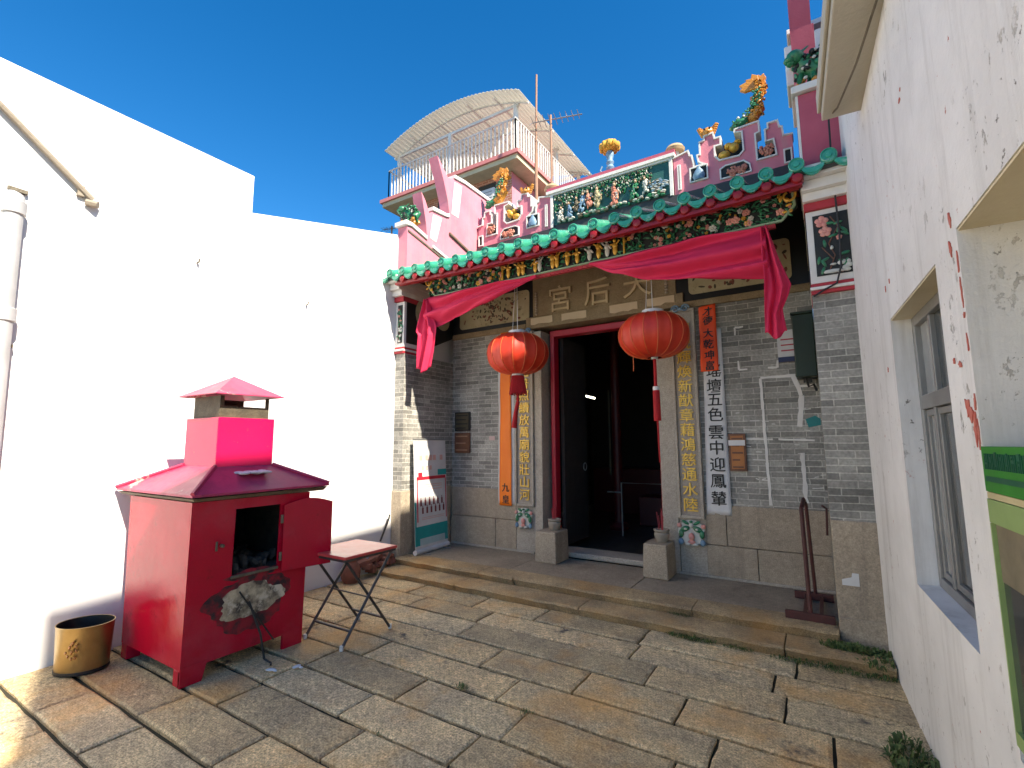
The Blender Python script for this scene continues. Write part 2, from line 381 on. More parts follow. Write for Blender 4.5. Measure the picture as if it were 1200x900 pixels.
m_bronze = M('bronze_plate', (.09,.075,.045), .5, metal=.3, bump=.1)
m_orangewood = M('orange_wood', (.42,.16,.035), .5, col2=(.32,.11,.025), vs=10, bump=.1)
m_greenbox = M('dark_green_box', (.012,.028,.012), .5, bump=.05)
m_navy = M('navy_plastic', (.02,.03,.10), .5, bump=0)
m_chalk = M('white_paint_mark', (.80,.78,.73), .8, bump=.2)
m_tealpaint = M('teal_paint_patch', (.02,.22,.22), .6, bump=.1)
m_alu = M('grey_aluminium', (.30,.30,.29), .4, metal=.4, bump=.03)
m_glass = M('window_glass', (.05,.055,.055), .06, bump=.01, bs=4, spec=.8)
m_paleglass = M('pale_painted_glass', (.36,.37,.36), .08, bump=.01, bs=4, spec=.8)  # reflected wall and blind painted in as a pale pane colour
m_blind = M('pale_blind', (.55,.54,.50), .7, bump=.05)
m_pvc = M('white_pvc', (.46,.47,.48), .5, bump=.02)
m_pole = M('weathered_pole', (.32,.28,.22), .7, col2=(.22,.18,.13), vs=8, bump=.3)
m_cable = M('black_cable', (.02,.02,.02), .5, bump=0)
m_board_green = M('green_sign', (.03,.23,.02), .5, bump=.03)
m_board_dgreen = M('dark_green_letters', (.01,.10,.05), .5, bump=0)
m_board_lgreen = M('light_green_sign', (.28,.40,.14), .5, bump=.03)
m_board_cream = M('cream_stripe', (.60,.52,.28), .5, bump=.03)
m_notice = M('noticeboard_paper', (.22,.19,.12), .6, col2=(.13,.11,.07), vs=9, bump=.05)
m_bteal = M('banner_teal', (.01,.34,.33), .45, bump=0)
m_bred = M('banner_red', (.62,.02,.04), .45, bump=0)
m_bpink = M('banner_pink_print', (.72,.42,.36), .5, bump=0)
m_bottle = M('dark_red_bottles', (.20,.03,.03), .5, bump=0)
m_shadered = M('shaded_red_lacquer', (.10,.006,.006), .5, bump=.05)  # red lacquer darkened for the dim hall, shade put into the colour
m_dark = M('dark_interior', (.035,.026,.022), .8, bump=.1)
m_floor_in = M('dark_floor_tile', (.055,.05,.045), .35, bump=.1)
m_lamp = M('lit_tube', (.9,.88,.75), .5, bump=0, emit=((1,.93,.72), 2.2))
m_clay = M('grey_clay', (.34,.30,.24), .7, bump=.2, bs=30)
m_incense = M('incense_sticks', (.45,.05,.06), .7, bump=0)
m_weed = M('weed_leaf', (.055,.095,.020), .7, col2=(.09,.13,.035), vs=20, bump=0)
m_canopy = M('corrugated_canopy', (.74,.72,.67), .6, col2=(.66,.63,.57), vs=2, bump=.05)
_m = m_canopy; _n = _m.node_tree.nodes; _b = _n['Principled BSDF']; _t = _n.new('ShaderNodeBsdfTranslucent'); _t.inputs[0].default_value = (.84,.82,.74,1)
_x = _n.new('ShaderNodeMixShader'); _x.inputs[0].default_value = .38; _m.node_tree.links.new(_b.outputs[0], _x.inputs[1]); _m.node_tree.links.new(_t.outputs[0], _x.inputs[2]); _m.node_tree.links.new(_x.outputs[0], _n['Material Output'].inputs[0])
m_whitemetal = M('white_painted_metal', (.80,.79,.76), .5, bump=.02)
m_slab = M('cream_slab', (.66,.58,.38), .8, bump=.1)
m_slabpink = M('pink_slab_edge', (.62,.22,.21), .7, bump=.1)
m_brickchunk = M('broken_red_clay', (.24,.09,.06), .85, col2=(.15,.06,.04), vs=14, bump=.4)

# ------------------------------------------------------------------ ground, paving, steps
g = MB(); g.box((-60,-60,-.4), (60,90,-.025)); obj('ground', g, m_joint, kind='structure')
rowy = [-2.2,-1.8,-1.4,-1.05,-.7,-.35,-.02,.34,.68,1.03,1.33,1.635,1.935,2.225,2.54,2.845,3.175,3.505,3.79,4.12]
known = {1.33:[-3.35,-2.54],1.635:[-3.1,-2.15],1.935:[-3.15,-2.40,-1.6],2.225:[-3.12,-2.255,-1.5],2.54:[-3.7,-2.905,-1.74,-.55],
         2.845:[-3.6,-2.08,-1.39,-.78],3.175:[-3.7,-2.55,-1.047],3.505:[-3.4,-2.6,-1.255,-.357],1.03:[-3.9,-3.2,-2.3]}
pv = MB()
for a, b in zip(rowy[:-1], rowy[1:]):
    js = list(known.get(a, [])); x = js[-1] if js else -4.6
    if not js: js = []
    while x < .45:
        x += random.uniform(.62, 1.05); js.append(x)
    js = [-4.61] + js + [.55]; js = sorted(set(j for j in js if -4.62 < j < .56))
    for p, q in zip(js[:-1], js[1:]):
        if q-p < .05: continue
        h = random.uniform(-.005, .003); gp = .0075; gy = .0125
        t = random.uniform(.42, 1.02); w_ = random.uniform(-.07, .07)
        pv.cur = (t*(1+w_), t, t*(1-w_*1.4))
        nu, nv = max(2, int((q-p)/.16)), 3
        def j_(): return random.uniform(-.005, .005)
        # slab outline with slightly ragged, chipped edges
        out = []
        for i in range(nu): out.append((p+gp+(q-p-2*gp)*i/nu + (0 if i == 0 else j_()), a+gy+j_()))
        for i in range(nv): out.append((q-gp+j_(), a+gy+(b-a-2*gy)*i/nv))
        for i in range(nu): out.append((q-gp-(q-p-2*gp)*i/nu + (0 if i == 0 else j_()), b-gy+j_()))
        for i in range(nv): out.append((p+gp+j_(), b-gy-(b-a-2*gy)*i/nv))
        n = len(out); cx, cy = (p+q)/2, (a+b)/2
        inn = [(x_+(cx-x_)*.018/max(.1, abs(cx-x_)+.05), y_+(cy-y_)*.018/max(.1, abs(cy-y_)+.05)) for x_, y_ in out]
        vs = [(x_,y_,-.06) for x_,y_ in out] + [(x_,y_,h-.008) for x_,y_ in out] + [(x_,y_,h+random.uniform(-.001,.001)) for x_,y_ in inn]
        fs = [(i,(i+1)%n,n+(i+1)%n,n+i) for i in range(n)] + [(n+i,n+(i+1)%n,2*n+(i+1)%n,2*n+i) for i in range(n)] + [list(range(2*n,3*n))]
        pv.add(vs, fs)
obj('paving', pv, m_paving, kind='structure')

def step_mb(y0, y1, z0, z1, joints, seed):
    random.seed(seed); mb = MB()
    for p, q in zip(joints[:-1], joints[1:]):
        n = max(3, int((q-p)/.12)); vs = []
        for i in range(n+1):
            x = p+.004 + (q-p-.008)*i/n; e = random.uniform(-.014, .012); d = random.uniform(-.012, .003)
            vs += [(x, y0+e+.045, z0), (x, y0+e+.02, z1-.040), (x, y0+e+.004, z1-.013+d*.5), (x, y0+e+.024, z1+d*.25), (x, y1, z1)]
        fs = [(i*5+k, i*5+k+1, i*5+k+6, i*5+k+5) for i in range(n) for k in range(4)]
        fs += [(0,1,2,3,4), tuple(n*5+k for k in range(5))[::-1]]
        mb.add(vs, fs)
    return mb
obj('lower_step', step_mb(4.06, 4.36, -.03, .07, [-4.60,-3.3,-1.9,-.32,.31], 3), m_step, kind='structure', smooth=35)
obj('upper_step', step_mb(4.33, 4.62, .05, .142, [-4.45,-3.2,-2.75,-1.0,.02], 5), m_step, kind='structure', smooth=35)
random.seed(21)
pf = MB(); pf.box((-4.45,4.624,.0),(-2.98,5.43,.138)); pf.box((-2.97,4.624,.0),(-1.62,5.43,.139)); pf.box((-1.61,4.624,.0),(.02,5.43,.137))
obj('porch_floor', pf, m_porch, kind='structure')

# ------------------------------------------------------------------ temple
T = thing('temple', 'grey brick Chinese temple with green tiled eaves, pink ridge and dark open doorway', 'temple', (-2.215, 5.43, 0))
FX0, FX1 = -4.45, .02
DX0, DX1 = -2.975, -1.50          # door opening
fw = MB()
fw.box((FX0,5.43,.905),(-3.375,5.8,3.0)); fw.box((-1.065,5.43,.865),(FX1,5.8,2.97))
obj('front_wall', fw, m_brick, T)
pl = MB()
pl.box((FX0,5.418,.0),(-3.70,5.8,.52)); pl.box((-3.694,5.418,.0),(-3.375,5.8,.52))
pl.box((FX0,5.42,.526),(-3.375,5.8,.905))
pl.box((-1.065,5.42,.0),(-.60,5.8,.46)); pl.box((-.594,5.418,.0),(FX1,5.8,.46))
pl.box((-1.065,5.42,.466),(-.87,5.8,.865)); pl.box((-.864,5.418,.466),(FX1,5.8,.865))
obj('plinth', pl, m_granite, T, bevel=.006)
bs_ = MB(); bs_.box((FX0,5.395,.139),(-3.1,5.418,.165)); bs_.box((-1.35,5.395,.139),(FX1,5.418,.165)); obj('skirting', bs_, m_granite_grey, T, bevel=.005)
# wings
for side in (-1, 1):
    x0, x1 = (-4.608, FX0) if side < 0 else (FX1, .33)
    a = MB(); a.box((x0,4.45,.92),(x1,5.9,2.66)); obj('wing_wall', a, m_brick, T)
    a = MB(); a.box((x0,4.435,.07),(x1+(.008 if side<0 else 0),5.4,.92) if side<0 else (x1,5.4,.92)); 
    obj('wing_plinth', a, m_granite, T, bevel=.008)
    a = MB(); a.box((x0,4.415,.05),(x1,4.434,.235)); obj('wing_base', a, m_granite, T, bevel=.008)
    # inner upper face, black
    # corbel head: bands, panel, cornice stepping forward
    def band(name, z0, z1, y0, mt, xx=0):
        q = MB(); q.box((x0-(0 if side<0 else xx), y0, z0), (x1+(xx if side<0 else 0), 4.9, z1)); return obj(name, q, mt, T, bevel=.004)
    band('red_band', 2.662, 2.69, 4.42, m_redband, .004); band('white_band', 2.692, 2.717, 4.41, m_whitetrim, .008); band('red_band', 2.719, 2.745, 4.42, m_redband, .004)
    pn = band('floral_panel', 2.747, 3.345, 4.43, m_whitetrim)
    band('red_band', 3.347, 3.41, 4.40, m_redband, .008)
    band('cornice', 3.412, 3.48, 4.36, m_whitetrim, .012); band('cornice', 3.482, 3.56, 4.31, m_whitetrim, .016); band('cornice', 3.562, 3.655, 4.25, m_whitetrim, .022)
    px0, px1 = x0+.045, x1-.03
    if side < 0: px0 = x0+.05
    q = MB(); q.box((px0,4.424,2.80),(px1,4.4295,3.30)); gp_ = obj('panel_ground', q, m_blackrel, pn)
    rnd = random.Random(4+side); W = px1-px0
    fl, lf, st, wr = MB(), MB(), MB(), MB()
    def flower(mb, x, y, z, r):
        for k in range(5):
            t = k*2*math.pi/5+.3; mb.ell((x+r*.6*math.cos(t), y, z+r*.6*math.sin(t)), (r*.5, .010, r*.5), 8, 4)
        mb.ell((x,y-.006,z), (r*.3,.008,r*.3), 6, 4)
    flower(fl, px0+W*.25, 4.42, 3.24, min(.045, W*.2)); flower(fl, px0+W*.33, 4.42, 3.155, min(.042, W*.2)); flower(fl, px0+W*.70, 4.42, 3.09, .02)
    for k in range(15):
        mt = Matrix.Rotation(rnd.uniform(0, 3.1), 3, 'Y')
        lf.ell((px0+W*rnd.uniform(.08,.92), 4.420, 2.84+rnd.random()*.40), (.034, .010, .012), 8, 4, mt)
    st.tube([(px0+W*.35,4.418,2.82),(px0+W*.55,4.418,2.95),(px0+W*.4,4.418,3.05),(px0+W*.7,4.418,3.18),(px0+W*.5,4.418,3.27)], .005, 6)
    st.tube([(px0+W*.5,4.418,2.92),(px0+W*.2,4.418,3.03)], .004, 6)
    for k in range(9): wr.ell((px0+W*rnd.uniform(.45,.92), 4.420, 2.82+rnd.random()*.2), (rnd.uniform(.012,.03), .012, rnd.uniform(.01,.022)), 8, 4)
    wr.ell((px0+W*.45,4.42,2.825), (W*.3,.012,.018), 10, 4)
    obj('pink_flowers', fl, m_flower, gp_, smooth=True); obj('leaves', lf, m_leafg, gp_, smooth=True); obj('stems', st, m_wood, gp_, smooth=True); obj('white_rocks', wr, m_whiterel, gp_, smooth=True)
    # black upper inner side wall with round fresco
    xi = FX0 if side < 0 else FX1
    q = MB(); q.prism([(4.9,2.747),(4.9,4.1),(5.43,4.1),(5.43,2.98),(5.05,2.86)] if 0 else [(4.47,2.80),(4.91,2.80),(5.43,3.03),(5.43,4.1),(4.47,3.74)], 'x', xi, xi+(.006 if side<0 else -.006))
    sd = obj('side_mural', q, m_black, T)
    q = MB()
    for cy_, cz_, ry_, rz_ in ((4.80,3.25,.17,.21),(5.18,3.25,.15,.15)):
        q.prism([(cy_+ry_*math.cos(t*math.pi/12), cz_+rz_*math.sin(t*math.pi/12)) for t in range(24)], 'x', xi+(.006 if side<0 else -.006), xi+(.010 if side<0 else -.010))
    obj('round_fresco', q, m_fresco, sd)
# stepped gable walls above the wings
prof = [(4.45,3.66),(4.45,4.385),(4.52,4.385),(4.84,4.31),(4.81,4.55),(4.70,4.985),(4.78,4.90),(4.87,4.74),(5.0,4.83),(5.22,4.82),(5.32,4.86),(5.27,5.10),(5.17,5.37),(5.02,5.69),(5.12,5.60),(5.27,5.46),(5.40,5.51),(5.66,5.54),(6.60,5.54),(7.2,5.2),(8.2,4.6),(8.2,3.66)]
for side in (-1, 1):
    x0, x1 = (-4.62, FX0) if side < 0 else (FX1, .20)
    dz = .0 if side < 0 else .20
    pr = [(y, z if z < 4.2 else (z if (y < 4.86 and side < 0) or y < 4.6 else z+dz)) for y, z in prof]
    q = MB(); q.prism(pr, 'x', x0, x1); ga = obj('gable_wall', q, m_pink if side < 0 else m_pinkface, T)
    xi0, xi1 = x0-.02, x1+.025
    if side > 0: xi0, xi1 = x0-.03, .30
    for name, pts in (('coping', [(4.40,4.388),(4.52,4.40),(4.82,4.325),(4.82,4.375),(4.53,4.452),(4.40,4.45)]),
                      ('coping', [(4.93,4.80+dz),(5.23,4.825+dz),(5.30,4.85+dz),(5.28,4.90+dz),(5.22,4.875+dz),(4.93,4.86+dz)]),
                      ('coping', [(5.40,5.515+dz),(5.66,5.543+dz),(6.60,5.543+dz),(6.60,5.60+dz),(5.66,5.60+dz),(5.40,5.57+dz)])):
        if side > 0 and pts[0][0] < 4.5: pts = [(y, z) for y, z in pts]
        k = MB(); k.prism(pts, 'x', xi0, xi1); obj(name, k, m_whitetrim, ga, bevel=.006)
    if side < 0:
        k = MB()
        k.prism([(4.89,4.38),(5.02,4.36),(5.14,4.77),(4.95,4.75)], 'x', x1, x1+.004)
        k.prism([(5.36,4.93),(5.52,4.93),(5.60,5.48),(5.42,5.46)], 'x', x1, x1+.004)
        k.prism([(4.94,4.25),(5.30,4.17),(5.30,4.205),(4.94,4.29)], 'x', x1, x1+.02)
        obj('white_panel', k, m_whitetrim, ga)
        k = MB(); k.prism([(4.46,4.31),(4.86,4.22),(5.30,4.12),(5.30,4.14),(4.86,4.245),(4.46,4.335)], 'x', x1, x1+.012)
        k.prism([(5.30,4.58),(5.75,4.46),(5.75,4.49),(5.30,4.61)], 'x', x1, x1+.03)
        obj('dark_moulding', k, m_rustgrey, ga)
    else:
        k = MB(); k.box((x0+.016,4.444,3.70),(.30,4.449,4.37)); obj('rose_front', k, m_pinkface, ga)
        k = MB(); k.box((x0-.005,4.444,3.70),(x0+.014,4.449,4.38)); obj('white_edge', k, m_whitetrim, ga)
        k = MB(); k.box((x0-.06,4.98,4.86),(x0+.01,5.35,5.27)); k.box((.21,4.98,4.9),(.32,5.3,5.33)); obj('white_block', k, m_whitetrim, ga, bevel=.01)

# stone door surround
js = MB()
js.box((-3.085,5.405,.139),(DX0,5.8,2.955)); js.box((DX1,5.405,.139),(-1.335,5.8,2.955))
js.box((-3.375,5.425,.139),(-3.088,5.8,2.98)); js.box((-1.332,5.425,.139),(-1.065,5.8,2.98))
obj('door_jamb', js, m_granite_grey, T, bevel=.006)
js = MB(); js.box((-3.2,5.41,3.0),(-1.18,5.8,3.155)); obj('lintel', js, m_granite_dark, T, bevel=.006)
js = MB(); js.box((-3.10,5.43,3.157),(-1.26,5.8,4.1)); ls = obj('name_slab', js, m_granite_dark, T)
for ch, cx in (('宮', -2.69), ('后', -2.19), ('天', -1.69)):
    js = MB(); js.text(ch, lambda u, v, w_, cx=cx: (cx+u, 5.418-w_, 3.345+v), .36, .03)
    obj('lettering', js, m_slabletter, ls)
js = MB()
for x in (-3.05, -1.36):
    for k in range(9): js.ell((x, 5.425, 3.19+.035*k), (.022,.012,.017), 8, 4)
obj('bead_moulding', js, m_granite, ls, smooth=True)
js = MB()
for a, b, z0, z1 in ((-3.12,-2.80,3.05,3.135),(-2.67,-2.33,3.04,3.13),(-2.03,-1.69,3.045,3.135),(-1.58,-1.27,3.055,3.14)):
    n = 6; pts = [(a,z1),(a,z0)] + [(a+(b-a)*i/n, z0+random.uniform(-.012,.014)) for i in range(1,n)] + [(b,z0),(b,z1)]
    js.prism(pts, 'y', 5.400, 5.409)
obj('pale_strip', js, m_palebuff, ls)  # pale flat strips with ragged lower edges across the lintel
# string course and painted band above
js = MB(); js.box((-1.18,5.405,2.972),(FX1,5.8,3.045)); js.box((FX0,5.405,3.0),(-3.205,5.8,3.075)); obj('string_course', js, m_granite_dark, T, bevel=.006)
js = MB(); js.box((-1.255,5.44,3.047),(FX1,5.8,4.1)); js.box((FX0,5.44,3.077),(-3.105,5.8,4.1)); bb = obj('painted_band', js, m_black, T)
def fresco(x0, x1, z0, z1):
    r = .05; pts = []
    for cx, cz, a0 in ((x1-r,z1-r,0),(x0+r,z1-r,90),(x0+r,z0+r,180),(x1-r,z0+r,270)):
        for k in range(5): t = R_(a0+k*22.5); pts.append((cx+r*math.cos(t), cz+r*math.sin(t)))
    q = MB(); q.prism(pts, 'y', 5.43, 5.44); f = obj('fresco', q, m_fresco, bb)
    q = MB(); rnd = random.Random(int(x0*100)); q2 = MB()
    for k in range(90):
        x = x0 + (x1-x0)*min(.95, max(.05, rnd.gauss(.55,.2))); z = z0+.04+(z1-z0-.08)*rnd.random()
        (q if k % 2 else q2).ell((x,5.429,z), (rnd.uniform(.01,.04),.004,rnd.uniform(.006,.02)), 7, 4, Matrix.Rotation(rnd.uniform(0,3),3,'Y'))
    obj('painted_foliage', q, m_bronze, f); obj('painted_blossom', q2, m_brickchunk, f)
fresco(-4.33, -3.16, 3.14, 3.55); fresco(-1.12, -.13, 3.12, 3.55)
# couplet boards
def couplet(x0, x1, z0, z1, chars, zt, zb):
    q = MB(); q.box((x0+.03,5.402,z0+.03),(x1-.03,5.424,z1-.03)); b = obj('couplet_board', q, m_granite_board, T)
    q = MB(); q.box((x0,5.375,z0),(x0+.029,5.424,z1)); q.box((x1-.029,5.375,z0),(x1,5.424,z1)); q.box((x0+.03,5.378,z0),(x1-.03,5.424,z0+.029)); q.box((x0+.03,5.378,z1-.029),(x1-.03,5.424,z1))
    obj('board_frame', q, m_granite_grey, b, bevel=.005)
    q = MB(); n = len(chars)
    for i, ch in enumerate(chars):
        zc = zt + (zb-zt)*i/(n-1); q.text(ch, lambda u, v, w_: ((x0+x1)/2+u*1.05, 5.395-w_, zc+v), .15, .016)
        q.text(ch, lambda u, v, w_: ((x0+x1)/2+u*1.05+.004, 5.396-w_, zc+v+.002), .15, .010)
    obj('gold_lettering', q, m_goldletter, b)
couplet(-3.37, -3.09, .712, 2.96, '神光普照續放萬廟貌壯山河', 2.595, .855)
couplet(-1.33, -1.068, .716, 2.96, '廟貌輝煥新猷章藉鴻慈通水陸', 2.74, .855)
# glazed masks under the boards, scroll at the top
def relief_face(x0, x1, z0, z1, name):
    cx, cz, W, H = (x0+x1)/2, (z0+z1)/2, (x1-x0), (z1-z0)
    q = MB(); q.prism([(cx+W*.5*math.cos(t)*(1 if math.sin(t)>0 else .8), cz+H*.5*math.sin(t)) for t in [k*math.pi/10 for k in range(20)]], 'y', 5.385, 5.42)
    b = obj(name, q, m_whiterel, T, bevel=.006)
    gq, pq, wq, bq = MB(), MB(), MB(), MB()
    for s in (-1, 1):
        gq.ell((cx+s*W*.22,5.378,cz+H*.16), (W*.17,.02,H*.11), 10, 6, Matrix.Rotation(s*.4,3,'Y')); gq.ell((cx+s*W*.36,5.378,cz-H*.02), (W*.09,.02,H*.16), 8, 5)
        gq.ell((cx+s*W*.2,5.378,cz+H*.40), (W*.14,.015,H*.06), 8, 5, Matrix.Rotation(-s*.5,3,'Y'))
        wq.ell((cx+s*W*.2,5.366,cz+H*.16), (W*.06,.015,H*.045), 8, 5); bq.ell((cx+s*W*.38,5.378,cz-H*.33), (W*.1,.02,H*.13), 8, 5)
        pq.ell((cx+s*W*.42,5.38,cz+H*.28), (W*.09,.018,H*.09), 8, 5); wq.ell((cx+s*W*.13,5.37,cz-H*.40), (W*.11,.02,H*.07), 8, 5)
    pq.ell((cx,5.368,cz-H*.12), (W*.11,.025,H*.15), 10, 6); pq.ell((cx,5.37,cz-H*.32), (W*.14,.02,H*.08), 10, 6); wq.ell((cx,5.372,cz+H*.30), (W*.08,.02,H*.08), 8, 5)
    gq.ell((cx,5.372,cz+H*.44), (W*.07,.015,H*.05), 8, 5)
    obj('green_glaze', gq, m_leafg, b, smooth=True); obj('pink_glaze', pq, m_flower, b, smooth=True); obj('white_glaze', wq, m_whiterel, b, smooth=True); obj('blue_glaze', bq, m_bluerel, b, smooth=True)
relief_face(-3.37, -3.11, .432, .690, 'relief_mask'); relief_face(-1.345, -1.06, .43, .70, 'relief_mask')
for xs in (-3.29, -1.30):
    q = MB()
    for s in (-1, 1):
        pts = [(xs+.09+s*(.05+.045*(1-k/16)*math.cos(k*.75)), 5.37, 2.965+.045*(1-k/16)*math.sin(k*.75)) for k in range(14)]
        q.tube(pts, .009, 6)
    q.ell((xs+.09,5.37,2.96), (.03,.015,.02), 8, 5)
    obj('carved_scroll', q, m_bluerel, T, smooth=True)
# red door frame, threshold, door leaves
q = MB(); q.box((DX0+.055,5.55,.26),(DX0+.115,5.68,2.90)); q.box((DX1-.045,5.55,.26),(DX1-.008,5.68,2.90)); q.box((DX0+.055,5.545,2.885),(DX1-.008,5.69,2.965))
obj('door_frame', q, m_crimson, T, bevel=.01)
q = MB(); q.box((DX0+.002,5.47,.139),(DX1-.002,5.80,.20)); obj('threshold', q, m_granite_grey, T, bevel=.012)
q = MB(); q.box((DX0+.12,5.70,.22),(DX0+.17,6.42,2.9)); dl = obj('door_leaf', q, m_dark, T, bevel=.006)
q = MB(); q.lathe((DX0+.185,6.30,1.18), [(.052,-.008),(.06,0),(.052,.008),(.040,.0)], 16, Matrix.Rotation(math.pi/2,3,'Y'), cap=False); obj('ring_handle', q, m_alu, dl, smooth=True)
# hall interior
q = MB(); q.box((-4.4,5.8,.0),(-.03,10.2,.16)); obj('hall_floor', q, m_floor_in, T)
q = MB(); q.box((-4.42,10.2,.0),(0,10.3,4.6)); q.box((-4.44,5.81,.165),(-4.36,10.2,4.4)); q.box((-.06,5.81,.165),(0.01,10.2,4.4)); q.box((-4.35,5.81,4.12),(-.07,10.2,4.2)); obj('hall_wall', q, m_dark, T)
q = MB(); q.tube([(-2.76,7.5,.28),(-2.76,7.5,4.1)], .075, 14); q.lathe((-2.76,7.5,.16), [(.14,0),(.16,.05),(.11,.12)], 14); obj('hall_column', q, m_shadered, T, smooth=True)
q = MB(); q.box((-2.6,8.0,.165),(-1.2,8.6,.62)); q.box((-3.9,9.2,.165),(-1.0,9.9,1.0)); obj('altar', q, m_shadered, T, bevel=.01)
q = MB(); q.box((-2.86,7.40,1.0),(-2.83,7.41,2.35)); obj('gilt_inscription', q, m_bronze, T)
q = MB(); q.tube([(-2.53,7.0,.16),(-2.53,7.0,.92),(-1.9,7.0,.92),(-1.9,7.0,.16)], .013, 8); q.tube([(-2.75,7.0,.78),(-2.53,7.0,.78)], .011, 8); obj('hall_rail', q, m_alu, T, smooth=True)

# ---- roof: tiles, eave board, frieze
def sag(x): return .055*((x+2.2)/2.3)**2
EY = 4.22
PITCH = .213; NT = 24; TX0 = -4.70
q = MB()
for i in range(NT):
    x = TX0 + PITCH*i
    if x > .34: break
    z = 3.605 + sag(x)
    if not (-4.40 < x < -.02): zb = z
    # round end disc
    q.lathe((x,EY-.012,z), [(.001,.026),(.020,.026),(.024,.014),(.044,.014),(.048,.024),(.056,.020),(.058,-.02)], 16, Matrix.Rotation(math.pi/2,3,'X'))
    # barrel row up the slope
    q.tube([(x,EY,z),(x,EY+.9,z+.34),(x,6.0,z+.70)], .054, 10)
    # hanging drip tile between discs
    xm = x+PITCH/2; zm = 3.605+sag(xm); n = 10; W = PITCH*.44
    pts = [(xm+W*(1-2*k/n), zm-.018 - .098*math.sin(math.pi*k/n)**.8) for k in range(n+1)] + [(xm-W, zm-.015),(xm-W*.5,zm-.045),(xm,zm-.056),(xm+W*.5,zm-.045),(xm+W,zm-.015)]
    q.prism(pts, 'y', EY-.022, EY)
    q.prism([(xm+W*.55*math.cos(k*math.pi/8), zm-.078+.022*math.sin(k*math.pi/8)) for k in range(16)], 'y', EY-.030, EY-.021)
    # pan tile
    q.grid(lambda u, v: (xm+W*1.1*(2*u-1), EY-.02+(6.0-EY)*v, zm-.03-.028*math.sin(math.pi*u)+.70*v), 6, 2)
rt = obj('roof_tiles', q, m_green, T, smooth=50)
q = MB(); n = 24
def strip(y0, y1, zf0, zf1, xa, xb, n=30):
    mb = MB(); vs = []
    for i in range(n+1):
        x = xa+(xb-xa)*i/n; vs += [(x,y0,zf0(x)),(x,y0,zf1(x)),(x,y1,zf1(x)),(x,y1,zf0(x))]
    fs = [(i*4+k, i*4+(k+1)%4, i*4+4+(k+1)%4, i*4+4+k) for i in range(n) for k in range(4)] + [(0,1,2,3),(n*4+3,n*4+2,n*4+1,n*4)]
    mb.add(vs, fs); return mb
mb = MB(); mb.grid(lambda u, v: (-4.66+4.98*u, EY+.01+(8.2-EY)*v, 3.535+sag(-4.66+4.98*u)+(.73*min(1, v*2.25) if v <= .45 else .73-.75*(v-.45))), 20, 20)
obj('roof_deck', mb, m_darktile, T, solid=.03)
eb = obj('eave_board', strip(4.245, 4.275, lambda x: 3.445+sag(x), lambda x: 3.555+sag(x), -4.41, FX1-.004), m_redboard, T)
obj('eave_moulding', strip(4.215, 4.244, lambda x: 3.445+sag(x), lambda x: 3.475+sag(x), -4.41, FX1-.004), m_redboard, eb)
q = MB()
for i in range(NT):
    x = TX0+PITCH*i
    if not (-4.38 < x < .0): continue
    z = 3.50+sag(x)
    q.lathe((x,4.215,z), [(.006,.03),(.034,.022),(.044,0),(.044,-.05)], 14, Matrix.Rotation(math.pi/2,3,'X'))
    xm = x+PITCH/2
    if xm < -.01: q.prism([(xm+.085*math.cos(math.pi*k/8), 3.545+sag(xm)-.04*math.sin(math.pi*k/8)) for k in range(9)] + [(xm-.085,3.556+sag(xm)),(xm+.085,3.556+sag(xm))], 'y', 4.205, 4.244)
obj('rafter_end', q, m_redboard, eb, smooth=40)
q = MB()
for i in range(22):
    x = -4.35 + .205*i; q.obox((x,4.85,3.715+sag(x)), (.07,1.25,.09), Matrix.Rotation(math.atan(.395),3,'X'))
obj('rafter', q, m_redboard, T)
# carved frieze board
FRY = 4.52
def fb(x): return 3.345 + (.045*max(0,1-abs(x+1.3)/.8) if 0 else 0)
pts = [(-4.20,3.70),(-4.20,3.66),(-3.98,3.36)] + [(-3.98+.0, 3.355)] + [(-.16,3.355),(-.03,3.46),(-.02,3.70)]
q = MB(); q.prism(pts, 'y', FRY, FRY+.035); fz = obj('carved_frieze', q, m_blackrel, T)
q = MB(); q.prism([(-3.99,3.345),(-.15,3.345),(-.15,3.362),(-3.99,3.362)], 'y', FRY-.028, FRY-.001)
q.tube([(-3.99,FRY-.015,3.355),(-4.10,FRY-.015,3.50),(-4.16,FRY-.015,3.60),(-4.12,FRY-.015,3.66)], .012, 6); q.tube([(-.15,FRY-.015,3.355),(-.05,FRY-.015,3.47),(-.06,FRY-.015,3.6)], .012, 6)
obj('frieze_border', q, m_leafg if 0 else M('pale_green_border', (.30,.42,.25), .5, bump=.05), fz, smooth=40)
q = MB(); q.prism([(-3.96,3.312),(-.2,3.312),(-.2,3.343),(-3.96,3.343)], 'y', FRY-.014, FRY+.03)
for k in range(70): q.ell((-3.92+3.7*k/69, FRY-.012, 3.318), (.022,.01,.013), 6, 4)
obj('red_fringe', q, m_redband, fz)
q = MB()
for x in (-2.97, -1.52): q.box((x-.008,FRY-.03,3.364),(x+.008,FRY-.002,3.62))
obj('gilt_divider', q, m_gold, fz)
rnd = random.Random(9); lf, fl, gd, wt = MB(), MB(), MB(), MB()
def flower2(mb, x, z, r, y=FRY-.018):
    n5 = rnd.choice((5,6))
    for k in range(n5):
        t = k*2*math.pi/n5+rnd.random()*.3; mb.ell((x+r*.62*math.cos(t), y, z+r*.62*math.sin(t)), (r*.42,.012,r*.42), 7, 4)
    mb.ell((x,y-.01,z), (r*.3,.01,r*.3), 6, 4)
